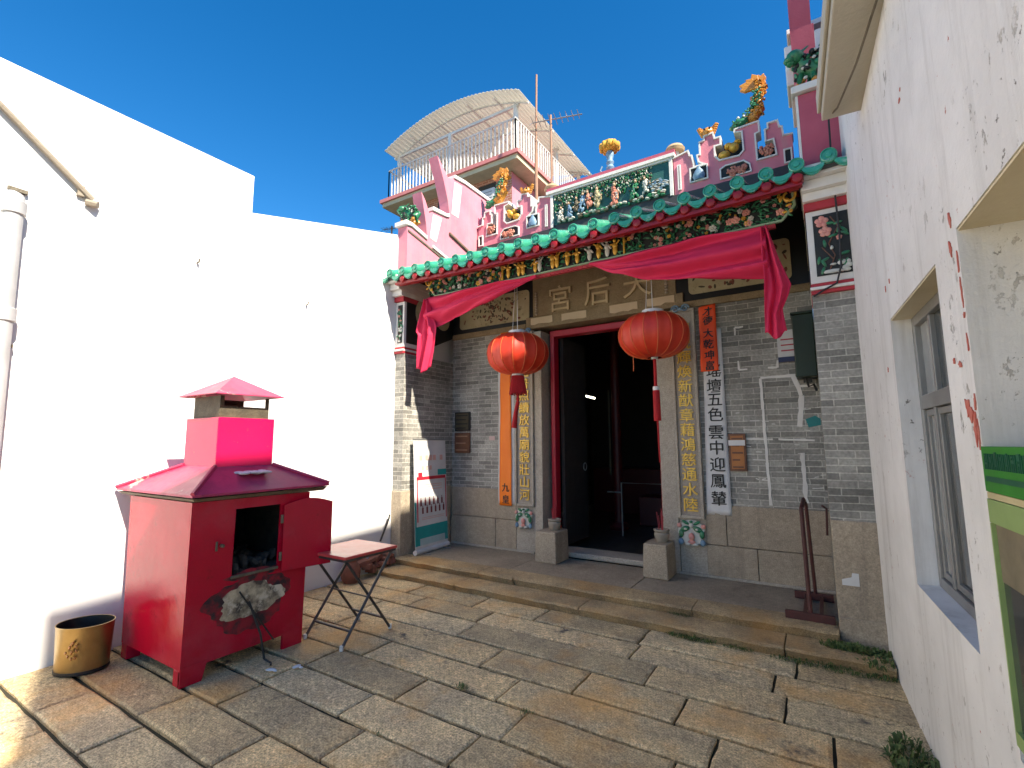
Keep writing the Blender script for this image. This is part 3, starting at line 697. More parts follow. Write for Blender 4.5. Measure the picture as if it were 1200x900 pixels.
for k in range(1150):
    x = rnd.uniform(-4.1,-.05); z = rnd.uniform(3.37,3.66)
    mid = -2.95 < x < -1.54
    if mid and rnd.random() < .55: continue
    a = rnd.uniform(0,math.pi)
    lf.ell((x,FRY-.012,z), (rnd.uniform(.012,.034),.010,rnd.uniform(.004,.010)), 7, 4, Matrix.Rotation(a,3,'Y'))
for k in range(250):
    x = rnd.uniform(-4.05,-.08); z = rnd.uniform(3.385,3.62)
    if -2.95 < x < -1.54: continue
    r = rnd.choice((.010,.013,.016,.016,.02,.024,.034)); flower2(rnd.choice((fl,fl,gd,gd,wt)), x, z, r)
for k in range(13):
    x = -2.88+1.28*k/12+rnd.uniform(-.03,.03); h = rnd.uniform(.15,.20); z0 = 3.375
    mbx = gd if rnd.random() < .72 else wt
    mbx.ell((x,FRY-.02,z0+h*.32), (.026,.016,h*.34), 8, 5); mbx.ell((x,FRY-.024,z0+h*.62), (.030,.016,h*.2), 8, 5)
    mbx.ell((x,FRY-.03,z0+h*.92), (.017,.015,.021), 8, 5); s = rnd.choice((-1,1))
    mbx.tube([(x+s*.02,FRY-.03,z0+h*.68),(x+s*.05,FRY-.035,z0+h*rnd.uniform(.5,.98))], .009, 6); mbx.tube([(x-s*.02,FRY-.03,z0+h*.68),(x-s*.045,FRY-.035,z0+h*rnd.uniform(.4,.8))], .009, 6)
for s, ex in ((1,-.10),(-1,-4.08)):
    pts = [(ex+s*(.01-.075*math.cos(k*.5)*(1-k/22)), FRY-.024, 3.56+.085*math.sin(k*.5)*(1-k/22)) for k in range(16)]
    gd.tube(pts, .011, 6)
    for k in range(6): gd.ell((ex+rnd.uniform(-.05,.05), FRY-.02, 3.42+rnd.random()*.15), (.025,.012,.012), 7, 4, Matrix.Rotation(rnd.uniform(0,3),3,'Y'))
obj('carved_leaves', lf, m_leafg, fz, smooth=True); obj('carved_flowers', fl, m_flower, fz, smooth=True); obj('gilt_figures', gd, m_gold, fz, smooth=True); obj('white_blossoms', wt, m_whiterel, fz, smooth=True)

# ---- ridge wall
RY = 6.0
q = MB(); q.box((-4.44,RY-.02,4.36),(.015,RY+.25,4.60)); obj('ridge_base', q, m_darktile, T)
q = MB(); q.box((-3.10,RY,4.605),(-1.355,RY+.2,5.115)); rp = obj('ridge_wall', q, m_darktile, T)
q = MB(); q.prism([(-3.16,5.118),(-1.32,5.118),(-1.32,5.16),(-3.16,5.16)], 'y', RY-.05, RY+.25); obj('coping', q, m_whitetrim, rp)
q = MB(); q.prism([(-3.16,5.162),(-1.32,5.162),(-1.32,5.215),(-3.16,5.215)], 'y', RY-.03, RY+.23); obj('pink_coping', q, m_pinkface, rp)
q = MB(); q.box((-3.055,RY-.006,4.64),(-1.40,RY-.001,5.085)); gr = obj('relief_ground', q, m_teal, rp)
q = MB()
for a, b in (((-3.10,4.605),(-3.06,5.115)),((-1.395,4.605),(-1.355,5.115)),((-3.06,5.09),(-1.395,5.115))): q.box((a[0],RY-.03,a[1]),(b[0],RY-.001,b[1]))
obj('relief_frame', q, m_whitetrim, rp)
cols = {'robe': (m_robe,MB()), 'leaf': (m_leafg,MB()), 'white': (m_whiterel,MB()), 'blue': (m_bluerel,MB()), 'grey': (m_rustgrey,MB()), 'yellow': (m_fresco,MB())}
rnd = random.Random(31)
cols['flesh'] = (m_flesh, MB())
def figure(k, x, z, h, lean=0):
    mb = cols[k][1]
    for i in range(26):
        u = rnd.random(); wd = h*(.26-.16*u); cx_ = x+lean*u+rnd.uniform(-1,1)*wd*.75
        mb.ell((cx_, RY-.028-.02*(1-abs(cx_-x)/max(wd,.01)), z+h*(.05+.72*u)), (h*rnd.uniform(.03,.08), .022, h*rnd.uniform(.06,.15)), 7, 5, Matrix.Rotation(rnd.uniform(-.6,.6)+(x-cx_)*6,3,'Y'))
    for i in range(5): cols[rnd.choice(('white','grey','blue','yellow'))][1].ell((x+rnd.uniform(-.5,.5)*h*.4, RY-.055, z+h*rnd.uniform(.1,.65)), (h*.035,.012,h*.05), 6, 4, Matrix.Rotation(rnd.uniform(0,3),3,'Y'))
    cols['flesh'][1].ell((x+lean,RY-.05,z+h*.86), (h*.065,.025,h*.085), 8, 6)
    cols['grey'][1].ell((x+lean,RY-.045,z+h*.95), (h*.075,.03,h*.05), 8, 5); cols['flesh'][1].ell((x+h*.22,RY-.06,z+h*.5), (h*.05,.015,h*.04), 6, 4)
figure('white', -2.94, 4.66, .22, .02); figure('blue', -2.78, 4.68, .24, -.02); figure('grey', -2.68, 4.74, .22); figure('blue', -2.60, 4.72, .28, .02)
figure('robe', -2.49, 4.74, .27, -.02); figure('yellow', -2.37, 4.72, .30); figure('robe', -2.13, 4.68, .33, .01); figure('leaf', -1.86, 4.68, .28, .03); figure('white', -1.69, 4.72, .24, -.02)
pass
for i in range(70):
    a, r = rnd.uniform(0,6.28), math.sqrt(rnd.random())
    cols[rnd.choice(('blue','blue','white','grey'))][1].ell((-1.54+.12*r*math.cos(a), RY-.03, 4.79+.075*r*math.sin(a)), (.03,.02,.012), 6, 4, Matrix.Rotation(rnd.uniform(-.5,.5),3,'Y'))
    cols[rnd.choice(('white','grey','leaf'))][1].ell((rnd.uniform(-3.0,-1.42), RY-.03, 4.645+rnd.random()*.05), (rnd.uniform(.02,.05),.03,.018), 6, 4, Matrix.Rotation(rnd.uniform(-.5,.5),3,'Y'))
for k in range(520):
    x = rnd.uniform(-3.03,-1.62); z = 4.80+.27*rnd.random()**.7+(.02 if x > -2.3 else 0)
    cols[rnd.choice(('leaf','leaf','leaf','grey','white'))][1].ell((x,RY-.018,min(z,5.06)), (rnd.uniform(.008,.026),.02,rnd.uniform(.005,.012)), 6, 4, Matrix.Rotation(rnd.uniform(0,3),3,'Y'))
for k, (mt, mb) in cols.items(): obj('relief_scene', mb, mt, gr, smooth=True)
# crenellated end panels
out = [(-1.345,4.605),(-1.345,5.10),(-1.16,5.14),(-1.145,5.07),(-1.12,5.06),(-1.10,4.94),(-1.10,4.90),(-.97,4.90),(-1.04,4.95),(-1.055,5.04),(-1.02,5.04),(-1.02,5.20),(-.965,5.21),(-.965,5.26),(-.86,5.275),(-.845,5.19),(-.78,5.19),(-.78,5.09),(-.85,5.09),(-.85,4.96),(-.80,4.89),(-.585,4.88),(-.535,4.93),(-.54,5.17),(-.62,5.19),(-.62,5.225),(-.36,5.235),(-.36,5.10),(-.405,5.09),(-.40,4.76),(-.20,4.76),(-.22,4.96),(-.30,4.96),(-.30,5.10),(-.27,5.11),(-.27,5.17),(-.17,5.17),(-.155,5.09),(-.13,5.08),(-.12,4.97),(-.035,4.96),(-.035,4.605)]
def outline_tube(mb, pts, y0, y1, w_):
    for (a, b), (c, d) in zip(pts[:-1], pts[1:]):
        L = math.hypot(c-a, d-b)
        if L < .001: continue
        nx, nz = -(d-b)/L*w_/2, (c-a)/L*w_/2; ex, ez = (c-a)/L*w_*.45, (d-b)/L*w_*.45
        mb.prism([(a-ex+nx,b-ez+nz),(c+ex+nx,d+ez+nz),(c+ex-nx,d+ez-nz),(a-ex-nx,b-ez-nz)], 'y', y0+random.uniform(-.002,.002), y1)
for side in (1, -1):
    mx = (lambda x: x) if side > 0 else (lambda x: -4.455-x)
    q = MB(); q.prism([(mx(x),z) for x,z in out], 'y', RY, RY+.16); ep = obj('crenellated_panel', q, m_pink, T)
    q = MB(); outline_tube(q, [(mx(x),z) for x,z in out[1:-1]], RY-.02, RY+.17, .018)
    niche = [[(-.80,4.645),(-.80,4.77),(-.74,4.80),(-.54,4.80),(-.48,4.74),(-.47,4.645)], [(-.125,4.63),(-.125,4.79),(-.055,4.79),(-.055,4.63)], [(-1.29,4.66),(-1.29,4.98),(-1.265,4.98),(-1.265,4.66)], [(-1.145,4.71),(-1.145,4.89),(-.945,4.89),(-.945,4.71)]]
    for p_ in niche: outline_tube(q, [(mx(x),z) for x,z in p_+[p_[0]]], RY-.022, RY-.001, .016)
    obj('white_outline', q, m_whitetrim, ep)
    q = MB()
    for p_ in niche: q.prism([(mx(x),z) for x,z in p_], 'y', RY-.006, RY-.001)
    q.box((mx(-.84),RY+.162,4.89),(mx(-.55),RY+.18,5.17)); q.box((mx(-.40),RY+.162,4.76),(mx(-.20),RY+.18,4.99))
    obj('niche_shade', q, m_blackrel, ep)  # flat black patches and backings painted in for the shade of recesses
    q = MB()
    q.ell((mx(-.75),RY+.02,4.955), (.07,.06,.05)); q.ell((mx(-.64),RY+.02,5.02), (.06,.06,.06)); q.ell((mx(-.70),RY+.03,5.06), (.05,.05,.04)); q.ell((mx(-.6),RY+.03,5.08), (.04,.05,.03))
    obj('gold_fruit', q, m_gold, ep, smooth=True)
    q = MB(); q.lathe((mx(-1.045),RY-.02,4.72), [(.06,0),(.075,.05),(.05,.11),(.02,.15),(.025,.17)], 12, rx=1, ry=.5); obj('pale_gourd', q, m_bluerel, ep, smooth=True)
    q = MB(); rr = random.Random(77)
    for cx_, cz_, rx_, rz_ in ((-.30,4.85,.07,.075),(-.66,4.70,.07,.055),(-.56,4.70,.05,.05)):
        q.ell((mx(cx_),RY,cz_), (rx_*.75,.03,rz_*.75))
        for k in range(26): a = rr.uniform(0,6.28); r = math.sqrt(rr.random()); q.ell((mx(cx_+rx_*r*math.cos(a)),RY-.02-.02*(1-r),cz_+rz_*r*math.sin(a)), (.022,.016,.014), 6, 4, Matrix.Rotation(rr.uniform(0,3),3,'Y'))
    obj('red_fruit', q, m_robe, ep, smooth=True)

# ------------------------------------------------------------------ roof figurines (they stand on the ridge and gables)
def dragon_fish(x, label, zb=5.25, flip=1, grp='glazed fish figurines on the roof ridge'):
    t = thing('roof_figurine', label, 'figurine', (x, RY+.05, zb), group=grp)
    y = RY+.05; q = MB()
    pts = [(x-flip*.12,y,zb+.06),(x-flip*.02,y,zb+.08),(x+flip*.05,y,zb+.17),(x+flip*.04,y,zb+.28),(x+flip*.09,y,zb+.40),(x+flip*.06,y,zb+.48)]
    q.tube(pts, [.045,.07,.07,.055,.04,.025], 10)
    for k in range(70):
        a = random.random(); i = min(4, int(a*5)); f = a*5-i; p = Vector(pts[i])*(1-f)+Vector(pts[i+1])*f; r = (.045+.03*math.sin(math.pi*min(1,a*1.2))); b = random.uniform(math.pi*.95, math.pi*2.05)
        q.ell(p+Vector((r*math.cos(b), r*math.sin(b), random.uniform(-.03,.03))), (.022,.016,.015), 6, 4, Matrix.Rotation(random.uniform(0,3),3,'Y')); q.ell((x-flip*.10,y-.01,zb+.07), (.08,.06,.06))
    for k in range(26):
        a = random.random(); i = min(4, int(a*5)); f = a*5-i; p = Vector(pts[i])*(1-f)+Vector(pts[i+1])*f
        q.ell(p+Vector((random.uniform(-.06,.06), random.uniform(-.07,-.02), random.uniform(-.02,.02))), (.022,.015,.014), 6, 4)
    for k in range(46):
        a = random.random(); i = min(4, int(a*5)); f = a*5-i; p = Vector(pts[i])*(1-f)+Vector(pts[i+1])*f; b = random.uniform(0,6.28); L = random.uniform(.05,.10)
        q.prism([(p.x+.04*math.cos(b-.5),p.z+.04*math.sin(b-.5)),(p.x+.04*math.cos(b+.5),p.z+.04*math.sin(b+.5)),(p.x+L*math.cos(b+.15),p.z+L*math.sin(b+.15))], 'y', y-random.uniform(.02,.07), y+random.uniform(-.01,.05))
    obj('body', q, m_ochre, t, smooth=40)
    q = MB()
    for a, l in ((-1.45,.20),(-1.15,.22),(-.75,.19),(-.3,.20),(.05,.16),(.4,.17),(.7,.11)):
        d = Vector((flip*math.sin(a), 0, math.cos(a))); p = Vector((x+flip*.06,y,zb+.44)); s = Vector((d.z,0,-d.x))
        q.prism([(p.x+s.x*.02,p.z+s.z*.02),((p+d*l*.7+s*.05).x,(p+d*l*.7+s*.05).z),((p+d*l).x,(p+d*l).z),((p+d*l*.7-s*.035).x,(p+d*l*.7-s*.035).z),(p.x-s.x*.02,p.z-s.z*.02)], 'y', y-.02+a*.012, y+.02+a*.012)
    obj('tail_fin', q, m_ochre, t, bevel=.006)
    q = MB(); 
    for k in range(34):
        u = random.random(); q.ell((x+flip*(.0+.05*u)+random.uniform(-.05,.05), y-.06+random.uniform(-.02,.01), zb+.16+.24*u), (.020,.016,.014), 6, 4, Matrix.Rotation(random.uniform(0,3),3,'Y'))
    q.ell((x-flip*.15,y-.03,zb+.05), (.10,.06,.045)); q.ell((x-flip*.22,y-.02,zb+.02), (.06,.05,.03))
    for k in range(40):
        u = random.random(); q.ell((x+flip*(-.22+.26*u)+random.uniform(-.03,.03), y-.075+.02*u, zb+.03+.26*u*u+random.uniform(-.04,.05)), (.018,.014,.012), 6, 4, Matrix.Rotation(random.uniform(0,3),3,'Y'))
    obj('green_scales', q, m_leafg, t, smooth=True)
    q = MB()
    for s in (-1, 1): q.ell((x-flip*.14+s*.03,y-.065,zb+.10), .018, 8, 5)
    obj('eye', q, m_whiterel, t, smooth=True)
dragon_fish(-.40, 'golden fish with raised tail on the ridge, against blue sky at the right', 5.25, 1)
dragon_fish(-4.03, 'golden fish with raised tail on the ridge, before the brick rooftop house', 5.25, 1)
def lion_head(x, zb, label):
    t = thing('roof_figurine', label, 'figurine', (x, RY+.05, zb), group='small gold lion heads on the ridge')
    q = MB(); q.ell((x,RY+.03,zb+.05), (.07,.06,.065), 12, 8); q.ell((x,RY-.03,zb+.03), (.04,.03,.03))
    for s in (-1, 1):
        q.prism([(x+s*.03,zb+.09),(x+s*.10,zb+.15),(x+s*.11,zb+.07)], 'y', RY+.02, RY+.05)
        for k in range(5): q.ell((x+s*(.06+.01*k), RY+.03, zb+.02+.025*k), (.03,.03,.02), 7, 5)
    obj('head', q, m_ochre, t, smooth=40)
    q = MB()
    for s in (-1, 1): q.ell((x+s*.03,RY-.03,zb+.07), .014, 7, 5)
    obj('eye', q, m_black, t, smooth=True)
lion_head(-.92, 5.27, 'small gold lion head on a pink merlon left of the sky-backed fish'); lion_head(-3.53, 5.27, 'small gold lion head on the pink ridge nearer the rooftop house')
# lotus finial and round finials
t = thing('ridge_finial', 'gilt lotus finial on a jointed stem above the painted ridge panel', 'finial', (-2.22, 6.1, 5.21))
q = MB(); q.lathe((-2.22,6.1,5.21), [(.06,0),(.075,.03),(.045,.06),(.06,.10),(.04,.14),(.055,.18),(.04,.22),(.05,.27),(.06,.31),(.045,.34)], 14); obj('stem', q, m_bluerel, t, smooth=True)
q = MB(); q.lathe((-2.22,6.1,5.55), [(.04,0),(.10,.03),(.13,.08),(.11,.13),(.03,.145)], 16)
for k in range(10):
    a = k*.628; q.ell((-2.22+.115*math.cos(a),6.1+.115*math.sin(a),5.62), (.04,.04,.055), 8, 5)
obj('lotus', q, m_gold, t, smooth=True)
q = MB(); q.tube([(-2.30,6.08,5.22),(-2.36,6.08,5.30),(-2.33,6.08,5.36)], .012, 6); q.tube([(-2.28,6.08,5.24),(-2.42,6.08,5.27)], .01, 6); q.tube([(-2.14,6.08,5.22),(-2.04,6.08,5.26)], .01, 6); obj('curl', q, m_bluerel, t, smooth=True)
for x, lab in ((-1.34,'tan mushroom-shaped finial at the right end of the painted ridge panel'),(-3.13,'tan mushroom-shaped finial at the left end of the painted ridge panel')):
    t = thing('ridge_finial', lab, 'finial', (x,6.1,5.19), group='mushroom finials on the ridge')
    q = MB(); q.lathe((x,6.1,5.19), [(.05,0),(.05,.04)], 14); obj('base', q, m_whitetrim, t, smooth=True)
    q = MB(); q.lathe((x,6.1,5.225), [(.03,0),(.11,.01),(.125,.045),(.10,.085),(.05,.11),(.001,.115)], 18); obj('cap', q, M('tan_cap', (.50,.36,.20), .6, bump=.1), t, smooth=True)
def gable_beast(x, y, z, s, label):
    t = thing('roof_figurine', label, 'figurine', (x,y,z), group='green beasts on the gable ends')
    rnd = random.Random(int(abs(x)*100)); q = MB()
    q.tube([(x+.14*s,y+.05*s,z+.20*s),(x+.11*s,y,z+.14*s),(x+.02*s,y-.02*s,z+.15*s),(x-.06*s,y-.04*s,z+.22*s),(x-.09*s,y-.06*s,z+.29*s)], [.03*s,.06*s,.075*s,.06*s,.05*s], 12)
    q.ell((x-.11*s,y-.09*s,z+.27*s), (.065*s,.075*s,.055*s)); q.ell((x-.15*s,y-.12*s,z+.24*s), (.04*s,.045*s,.028*s)); q.ell((x-.14*s,y-.12*s,z+.205*s), (.03*s,.035*s,.014*s))
    for a in (-1, 1): q.tube([(x-.10*s+a*.03*s,y-.07*s,z+.31*s),(x-.06*s+a*.05*s,y-.04*s,z+.37*s)], [.014*s,.005*s], 6)
    for k in range(3):
        for a in (-1, 1): q.tube([(x+(.10-.09*k)*s,y+a*.03*s-.02*s,z+.12*s),(x+(.11-.10*k)*s,y+a*.06*s-.03*s,z+.05*s)], [.028*s,.018*s], 7)
    for k in range(22):
        u = rnd.random(); q.prism([(x+(.14-.24*u)*s-.02*s, z+(.18+.10*u)*s),(x+(.14-.24*u)*s+.02*s, z+(.18+.10*u)*s),(x+(.15-.24*u)*s+rnd.uniform(-.02,.02)*s, z+(.22+.11*u)*s)], 'y', y+rnd.uniform(-.06,.02)*s, y+rnd.uniform(.02,.04)*s)
    for k in range(46): q.ell((x+rnd.uniform(-.14,.15)*s, y+rnd.uniform(-.10,.0)*s, z+rnd.uniform(.08,.32)*s*(1-.0)), (rnd.uniform(.015,.035)*s,.02*s,rnd.uniform(.010,.024)*s), 6, 4, Matrix.Rotation(rnd.uniform(0,3),3,'Y'))
    obj('body', q, m_leafg, t, smooth=45)
    q = MB()
    for k in range(26): q.ell((x+rnd.uniform(-.13,.14)*s, y-.09*s+rnd.uniform(-.02,.03)*s, z+rnd.uniform(.08,.28)*s), (rnd.uniform(.012,.03)*s,.02*s,rnd.uniform(.010,.02)*s), 6, 4, Matrix.Rotation(rnd.uniform(0,3),3,'Y'))
    obj('dark_curl', q, m_blackrel, t)
    q = MB()
    for k in range(26): q.ell((x+rnd.uniform(-.13,.13)*s,y+rnd.uniform(-.10,.08)*s,z+rnd.uniform(.0,.07)*s), (rnd.uniform(.02,.04)*s,.03*s,rnd.uniform(.015,.035)*s), 6, 4, Matrix.Rotation(rnd.uniform(0,3),3,'Y'))
    obj('rock_base', q, m_ochre, t)
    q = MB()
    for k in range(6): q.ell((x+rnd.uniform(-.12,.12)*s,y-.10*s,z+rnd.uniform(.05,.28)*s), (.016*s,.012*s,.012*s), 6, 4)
    obj('painted_glint', q, m_whiterel, t)  # white beads modelled in as highlights on the glaze
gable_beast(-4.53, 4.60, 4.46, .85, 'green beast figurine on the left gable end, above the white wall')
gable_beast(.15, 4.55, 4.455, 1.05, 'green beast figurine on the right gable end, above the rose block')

# ------------------------------------------------------------------ things hanging at the facade
def lantern(x, y, zc, rx, rz, label, kindt):
    t = thing('lantern', label, 'lantern', (x,y,zc-rz), group='red cloth lanterns at the doorway')
    n, k = 64, 20; q = MB(); vs = []; fs = []
    for i in range(k+1):
        a = -math.pi/2*.93 + math.pi*.93*i/k
        for j in range(n):
            th = 2*math.pi*j/n; rr = rx*math.cos(a)**.72*(1+.045*abs(math.cos(th*8))**.7 - .04 + .006*math.sin(th*31+i*.3)); vs.append((x+rr*math.cos(th), y+rr*math.sin(th), zc+rz*math.sin(a)))
    fs = [(i*n+j,i*n+(j+1)%n,(i+1)*n+(j+1)%n,(i+1)*n+j) for i in range(k) for j in range(n)]
    q.add(vs, fs); obj('shade', q, m_lantern, t, smooth=60)
    q = MB()
    for j in range(16):
        th = math.pi*j/8; q.tube([(x+(rx*math.cos(a)**.72*1.0+.003)*math.cos(th), y+(rx*math.cos(a)**.72*1.0+.003)*math.sin(th), zc+rz*math.sin(a)) for a in [-math.pi/2*.92+math.pi*.92*i/14 for i in range(15)]], .0035, 5)
    obj('rib', q, m_lanternrib, t)
    q = MB(); q.lathe((x,y,zc+rz-.03), [(.10,0),(.105,.02),(.105,.06),(.09,.062)], 24); obj('top_ring', q, m_offwhite, t, smooth=True)
    q = MB(); q.tube([(x,y,zc+rz+.02),(x-.005,y,3.60)], .004, 5); q.tube([(x-.07,y,zc+rz+.02),(x-.015,y,3.60)], .003, 5); obj('cord', q, m_offwhite, t)
    q = MB(); tq = MB()
    if kindt == 'fringe':
        q.lathe((x,y,zc-rz-.02), [(.065,0),(.07,.02),(.07,.05)], 20); obj('bottom_ring', q, m_offwhite, t, smooth=True)
        n = 48; zz = zc-rz-.02
        for j in range(n):
            a = 2*math.pi*j/n; r0, r1 = .066, .092+random.uniform(-.01,.01); tq.tube([(x+r0*math.cos(a),y+r0*math.sin(a),zz),(x+r1*math.cos(a),y+r1*math.sin(a),zz-.205+random.uniform(-.02,.01))], .007, 4)
        tq.lathe((x,y,zz-.30), [(.012,0),(.022,.03),(.012,.06),(.02,.09),(.01,.12)], 10)
        obj('fringe', tq, m_tassel, t)
        tq = MB(); tq.tube([(x+.0,y,zz-.30),(x-.03,y,zz-.42),(x-.055,y,zz-.60)], [.022,.026,.034], 10); obj('tassel', tq, m_tassel, t, smooth=True)
    else:
        q.lathe((x,y,zc-rz-.012), [(.035,0),(.035,.03)], 14); obj('bottom_ring', q, m_offwhite, t, smooth=True)
        zz = zc-rz; tq.tube([(x,y,zz),(x+.0,y,zz-.28)], .014, 6); tq.tube([(x+.002,y,zz-.28),(x+.004,y,zz-.34),(x+.006,y,zz-.62)], [.022,.034,.036], 12); tq.tube([(x+.006,y,zz-.62),(x+.012,y,zz-1.02)], .008, 6); obj('tassel', tq, m_tassel, t, smooth=True)
        tq = MB(); tq.lathe((x+.003,y,zz-.325), [(.03,0),(.033,.02),(.03,.04)], 12); obj('tassel_band', tq, m_offwhite, t, smooth=True)
        tq = MB(); tq.tube([(x-.18,y-.1,zz+.02),(x-.182,y-.1,zz-.13)], .004, 5); obj('loose_thread', tq, m_lanternrib, t)
lantern(-2.925, 4.75, 2.54, .36, .24, 'red lantern with full fringe beneath, left of the doorway, over orange paper', 'fringe')
lantern(-1.335, 4.75, 2.56, .34, .225, 'red lantern with one slim tassel, hung at the right of the doorway', 'slim')

# red drape, two swags with hanging tails
def interp(pts, u):
    for (a, b), (c, d) in zip(pts[:-1], pts[1:]):
        if u <= c: 
            f = (u-a)/(c-a); f = f*f*(3-2*f)*.4+f*.6; return b+(d-b)*f
    return pts[-1][1]
def swag(label, xt, bot, tail):
    t = thing('red_drape', label, 'drape', (xt[0],4.5,3.3), group='red cloth swags under the frieze')
    x0, x1 = xt; q = MB()
    def fn(u, v):
        x = x0+(x1-x0)*u; zt = 3.335 - .01*math.sin(u*9)**2; zb = interp(bot, x)
        z = zt+(zb-zt)*v; h = zt-zb
        fold = .042*math.sin(8*v*(.4+h*3)+3*u)*min(1, h*4) + .020*math.sin(21*v+9*u+2)*min(1,2*u+.3)*min(1,h*4)
        return (x, 4.462 - .05*math.sin(math.pi*v)*min(1,h*4) - fold, z - .02*math.sin(5*u+4*v)*v*(1-v))
    q.grid(fn, 70, 26); obj('swag', q, m_cloth, t, smooth=60, solid=.004)
    q = MB(); L, Rr = tail
    def fn2(u, v):
        z = 3.30 + (L[-1][0]-3.30)*v; xl = interp2(L, z); xr = interp2(Rr, z)
        x = xl+(xr-xl)*u; hem = .035*math.sin(u*7+1)*v
        return (x, 4.425-.03*math.sin(u*9+v*2.5)-.02*math.sin(u*17+5*v) - .02*v, z+hem)
    q.grid(fn2, 30, 34); obj('tail', q, m_cloth, t, smooth=60, solid=.004)
def interp2(pts, z):
    for (a, b), (c, d) in zip(pts[:-1], pts[1:]):
        if z >= c: f = (z-a)/(c-a) if c != a else 0; return b+(d-b)*max(0,f)
    return pts[-1][1]
swag('red cloth swag at the left half of the frieze, tail hanging by the left wall', (-4.06,-2.50), [(-4.06,2.90),(-3.92,2.935),(-3.64,3.03),(-3.2,3.12),(-2.84,3.205),(-2.50,3.30)],
     ([(3.30,-4.08),(3.08,-4.14),(2.88,-4.19),(2.84,-4.15),(2.6,-4.19),(2.40,-4.20)], [(3.30,-4.02),(3.08,-3.98),(2.93,-3.90),(2.85,-3.90),(2.60,-3.93),(2.40,-3.98)]))
swag('larger red cloth swag on the right half of the frieze, its wide tail over brick', (-1.88,-.27), [(-1.88,3.315),(-1.6,3.16),(-1.29,3.05),(-.98,2.985),(-.6,2.92),(-.27,2.87)],
     ([(3.30,-.31),(3.0,-.31),(2.87,-.30),(2.6,-.315),(2.36,-.325)], [(3.30,-.26),(3.0,-.19),(2.75,-.115),(2.66,-.14),(2.55,-.19),(2.36,-.17)]))

def sheet(name, label, cat, quad_, y, mat, lines, inkmat, size, parts=None, curl=.004):
    (xl,zt),(xr,zt2),(xr2,zb2),(xl2,zb) = quad_
    q = MB()
    def fn(u, v):
        xa = xl+(xl2-xl)*v; xb = xr+(xr2-xr)*v; za = zt+(zb-zt)*v; zb_ = zt2+(zb2-zt2)*v
        return (xa+(xb-xa)*u, y - curl*math.sin(u*5+v*9) - curl*.8*math.sin(v*23), za+(zb_-za)*u)
    q.grid(fn, 6, 40)
    t = thing(name, label, cat, ((xl+xr)/2, y, zb))
    obj('sheet', q, mat, t, smooth=60, solid=.002)
    if lines:
        q = MB()
        for ch, u0, v0, sc in lines:
            c = Vector(fn(u0, v0)); q.text(ch, lambda a, b, w_: (c.x+a, c.y-.006-w_, c.z+b), size*sc, .003)
            q.text(ch, lambda a, b, w_: (c.x+a*1.02+.004, c.y-.0055-w_, c.z+b*1.02+.003), size*sc, .003)
        obj('lettering', q, inkmat, t)
    return t
N = '瑤壇五色雲中迎鳳輦'
zz0 = [2.26,2.10,1.952,1.797,1.608,1.45,1.277,1.106,.93]
sheet('paper_scroll', 'long white paper strip with black brush characters, partly under an orange strip', 'paper strip', [(-.995,2.72),(-.811,2.70),(-.808,.77),(-1.047,.765)], 5.415, m_paper,
      [(c, .5, (2.72-z)/1.955, 1) for c, z in zip(N, zz0)], m_ink, .155)
sheet('paper_scroll', 'short red-orange paper strip with black characters over the top of the white strip', 'paper strip', [(-1.02,2.955),(-.852,2.975),(-.852,2.255),(-1.03,2.25)], 5.398, m_orange,
      [(c, .5, v, 1) for c, v in zip('才德大乾坤富', (.10,.24,.43,.60,.76,.92))], m_ink, .105, curl=.006)
sheet('paper_backing', 'narrow white paper backing edging the long orange strip', 'paper strip', [(-3.645,2.95),(-3.385,2.95),(-3.385,.72),(-3.645,.72)], 5.417, m_paper, None, None, 0)
sheet('paper_scroll', 'long orange paper strip, faded lettering, left of the doorway behind the fringed lantern', 'paper strip', [(-3.60,3.0),(-3.44,3.0),(-3.43,.70),(-3.62,.70)], 5.402, m_orange2,
      [(c, .5, v, 1) for c, v in zip('九皇', (.90,.965))], m_ink, .115)
sk_ = MB(); sk_.box((-3.80,5.42,1.545),(-3.71,5.427,1.60)); obj('sticker', sk_, M('pale_pink_sticker', (.62,.45,.42), .6, bump=0), None, 'small pale pink sticker on grey brick beside the long orange strip', 'sticker')
# plaques
def plaque(name, label, x0, x1, z0, z1, mfr, mface, mline, n):
    t = thing(name, label, 'plaque', ((x0+x1)/2,5.43,z0))
    q = MB(); q.box((x0,5.40,z0),(x1,5.428,z1)); obj('board', q, mfr, t, bevel=.004)
    q = MB(); q.box((x0+.02,5.394,z0+.02),(x1-.02,5.399,z1-.02)); f = obj('face', q, mface, t)
    q = MB()
    for k in range(n):
        z = z1-.05-(z1-z0-.09)*k/max(1,n-1); q.box((x0+.03,5.390,z-.008),(x1-.03-.03*(k%2),5.393,z+.008))
    obj('inscription', q, mline, f)
plaque('plaque', 'dark bronze plaque on grey brick, upper of the pair left of the doorway', -4.385, -4.12, 1.68, 1.945, m_black, m_bronze, m_black, 4)
plaque('plaque', 'brown wooden plaque on grey brick, lower of the pair left of the doorway', -4.385, -4.12, 1.375, 1.655, m_wood, m_wood, m_woodlight, 3)
plaque('plaque', 'orange wooden plaque beside the white paper strip, right of the doorway', -.80, -.64, 1.215, 1.59, m_wood, m_orangewood, m_wood, 5)
q = MB(); q.box((-.80,5.382,1.47),(-.645,5.388,1.525)); obj('paper_strip', q, m_paper, None, 'torn white paper band across the orange wooden plaque', 'paper strip')
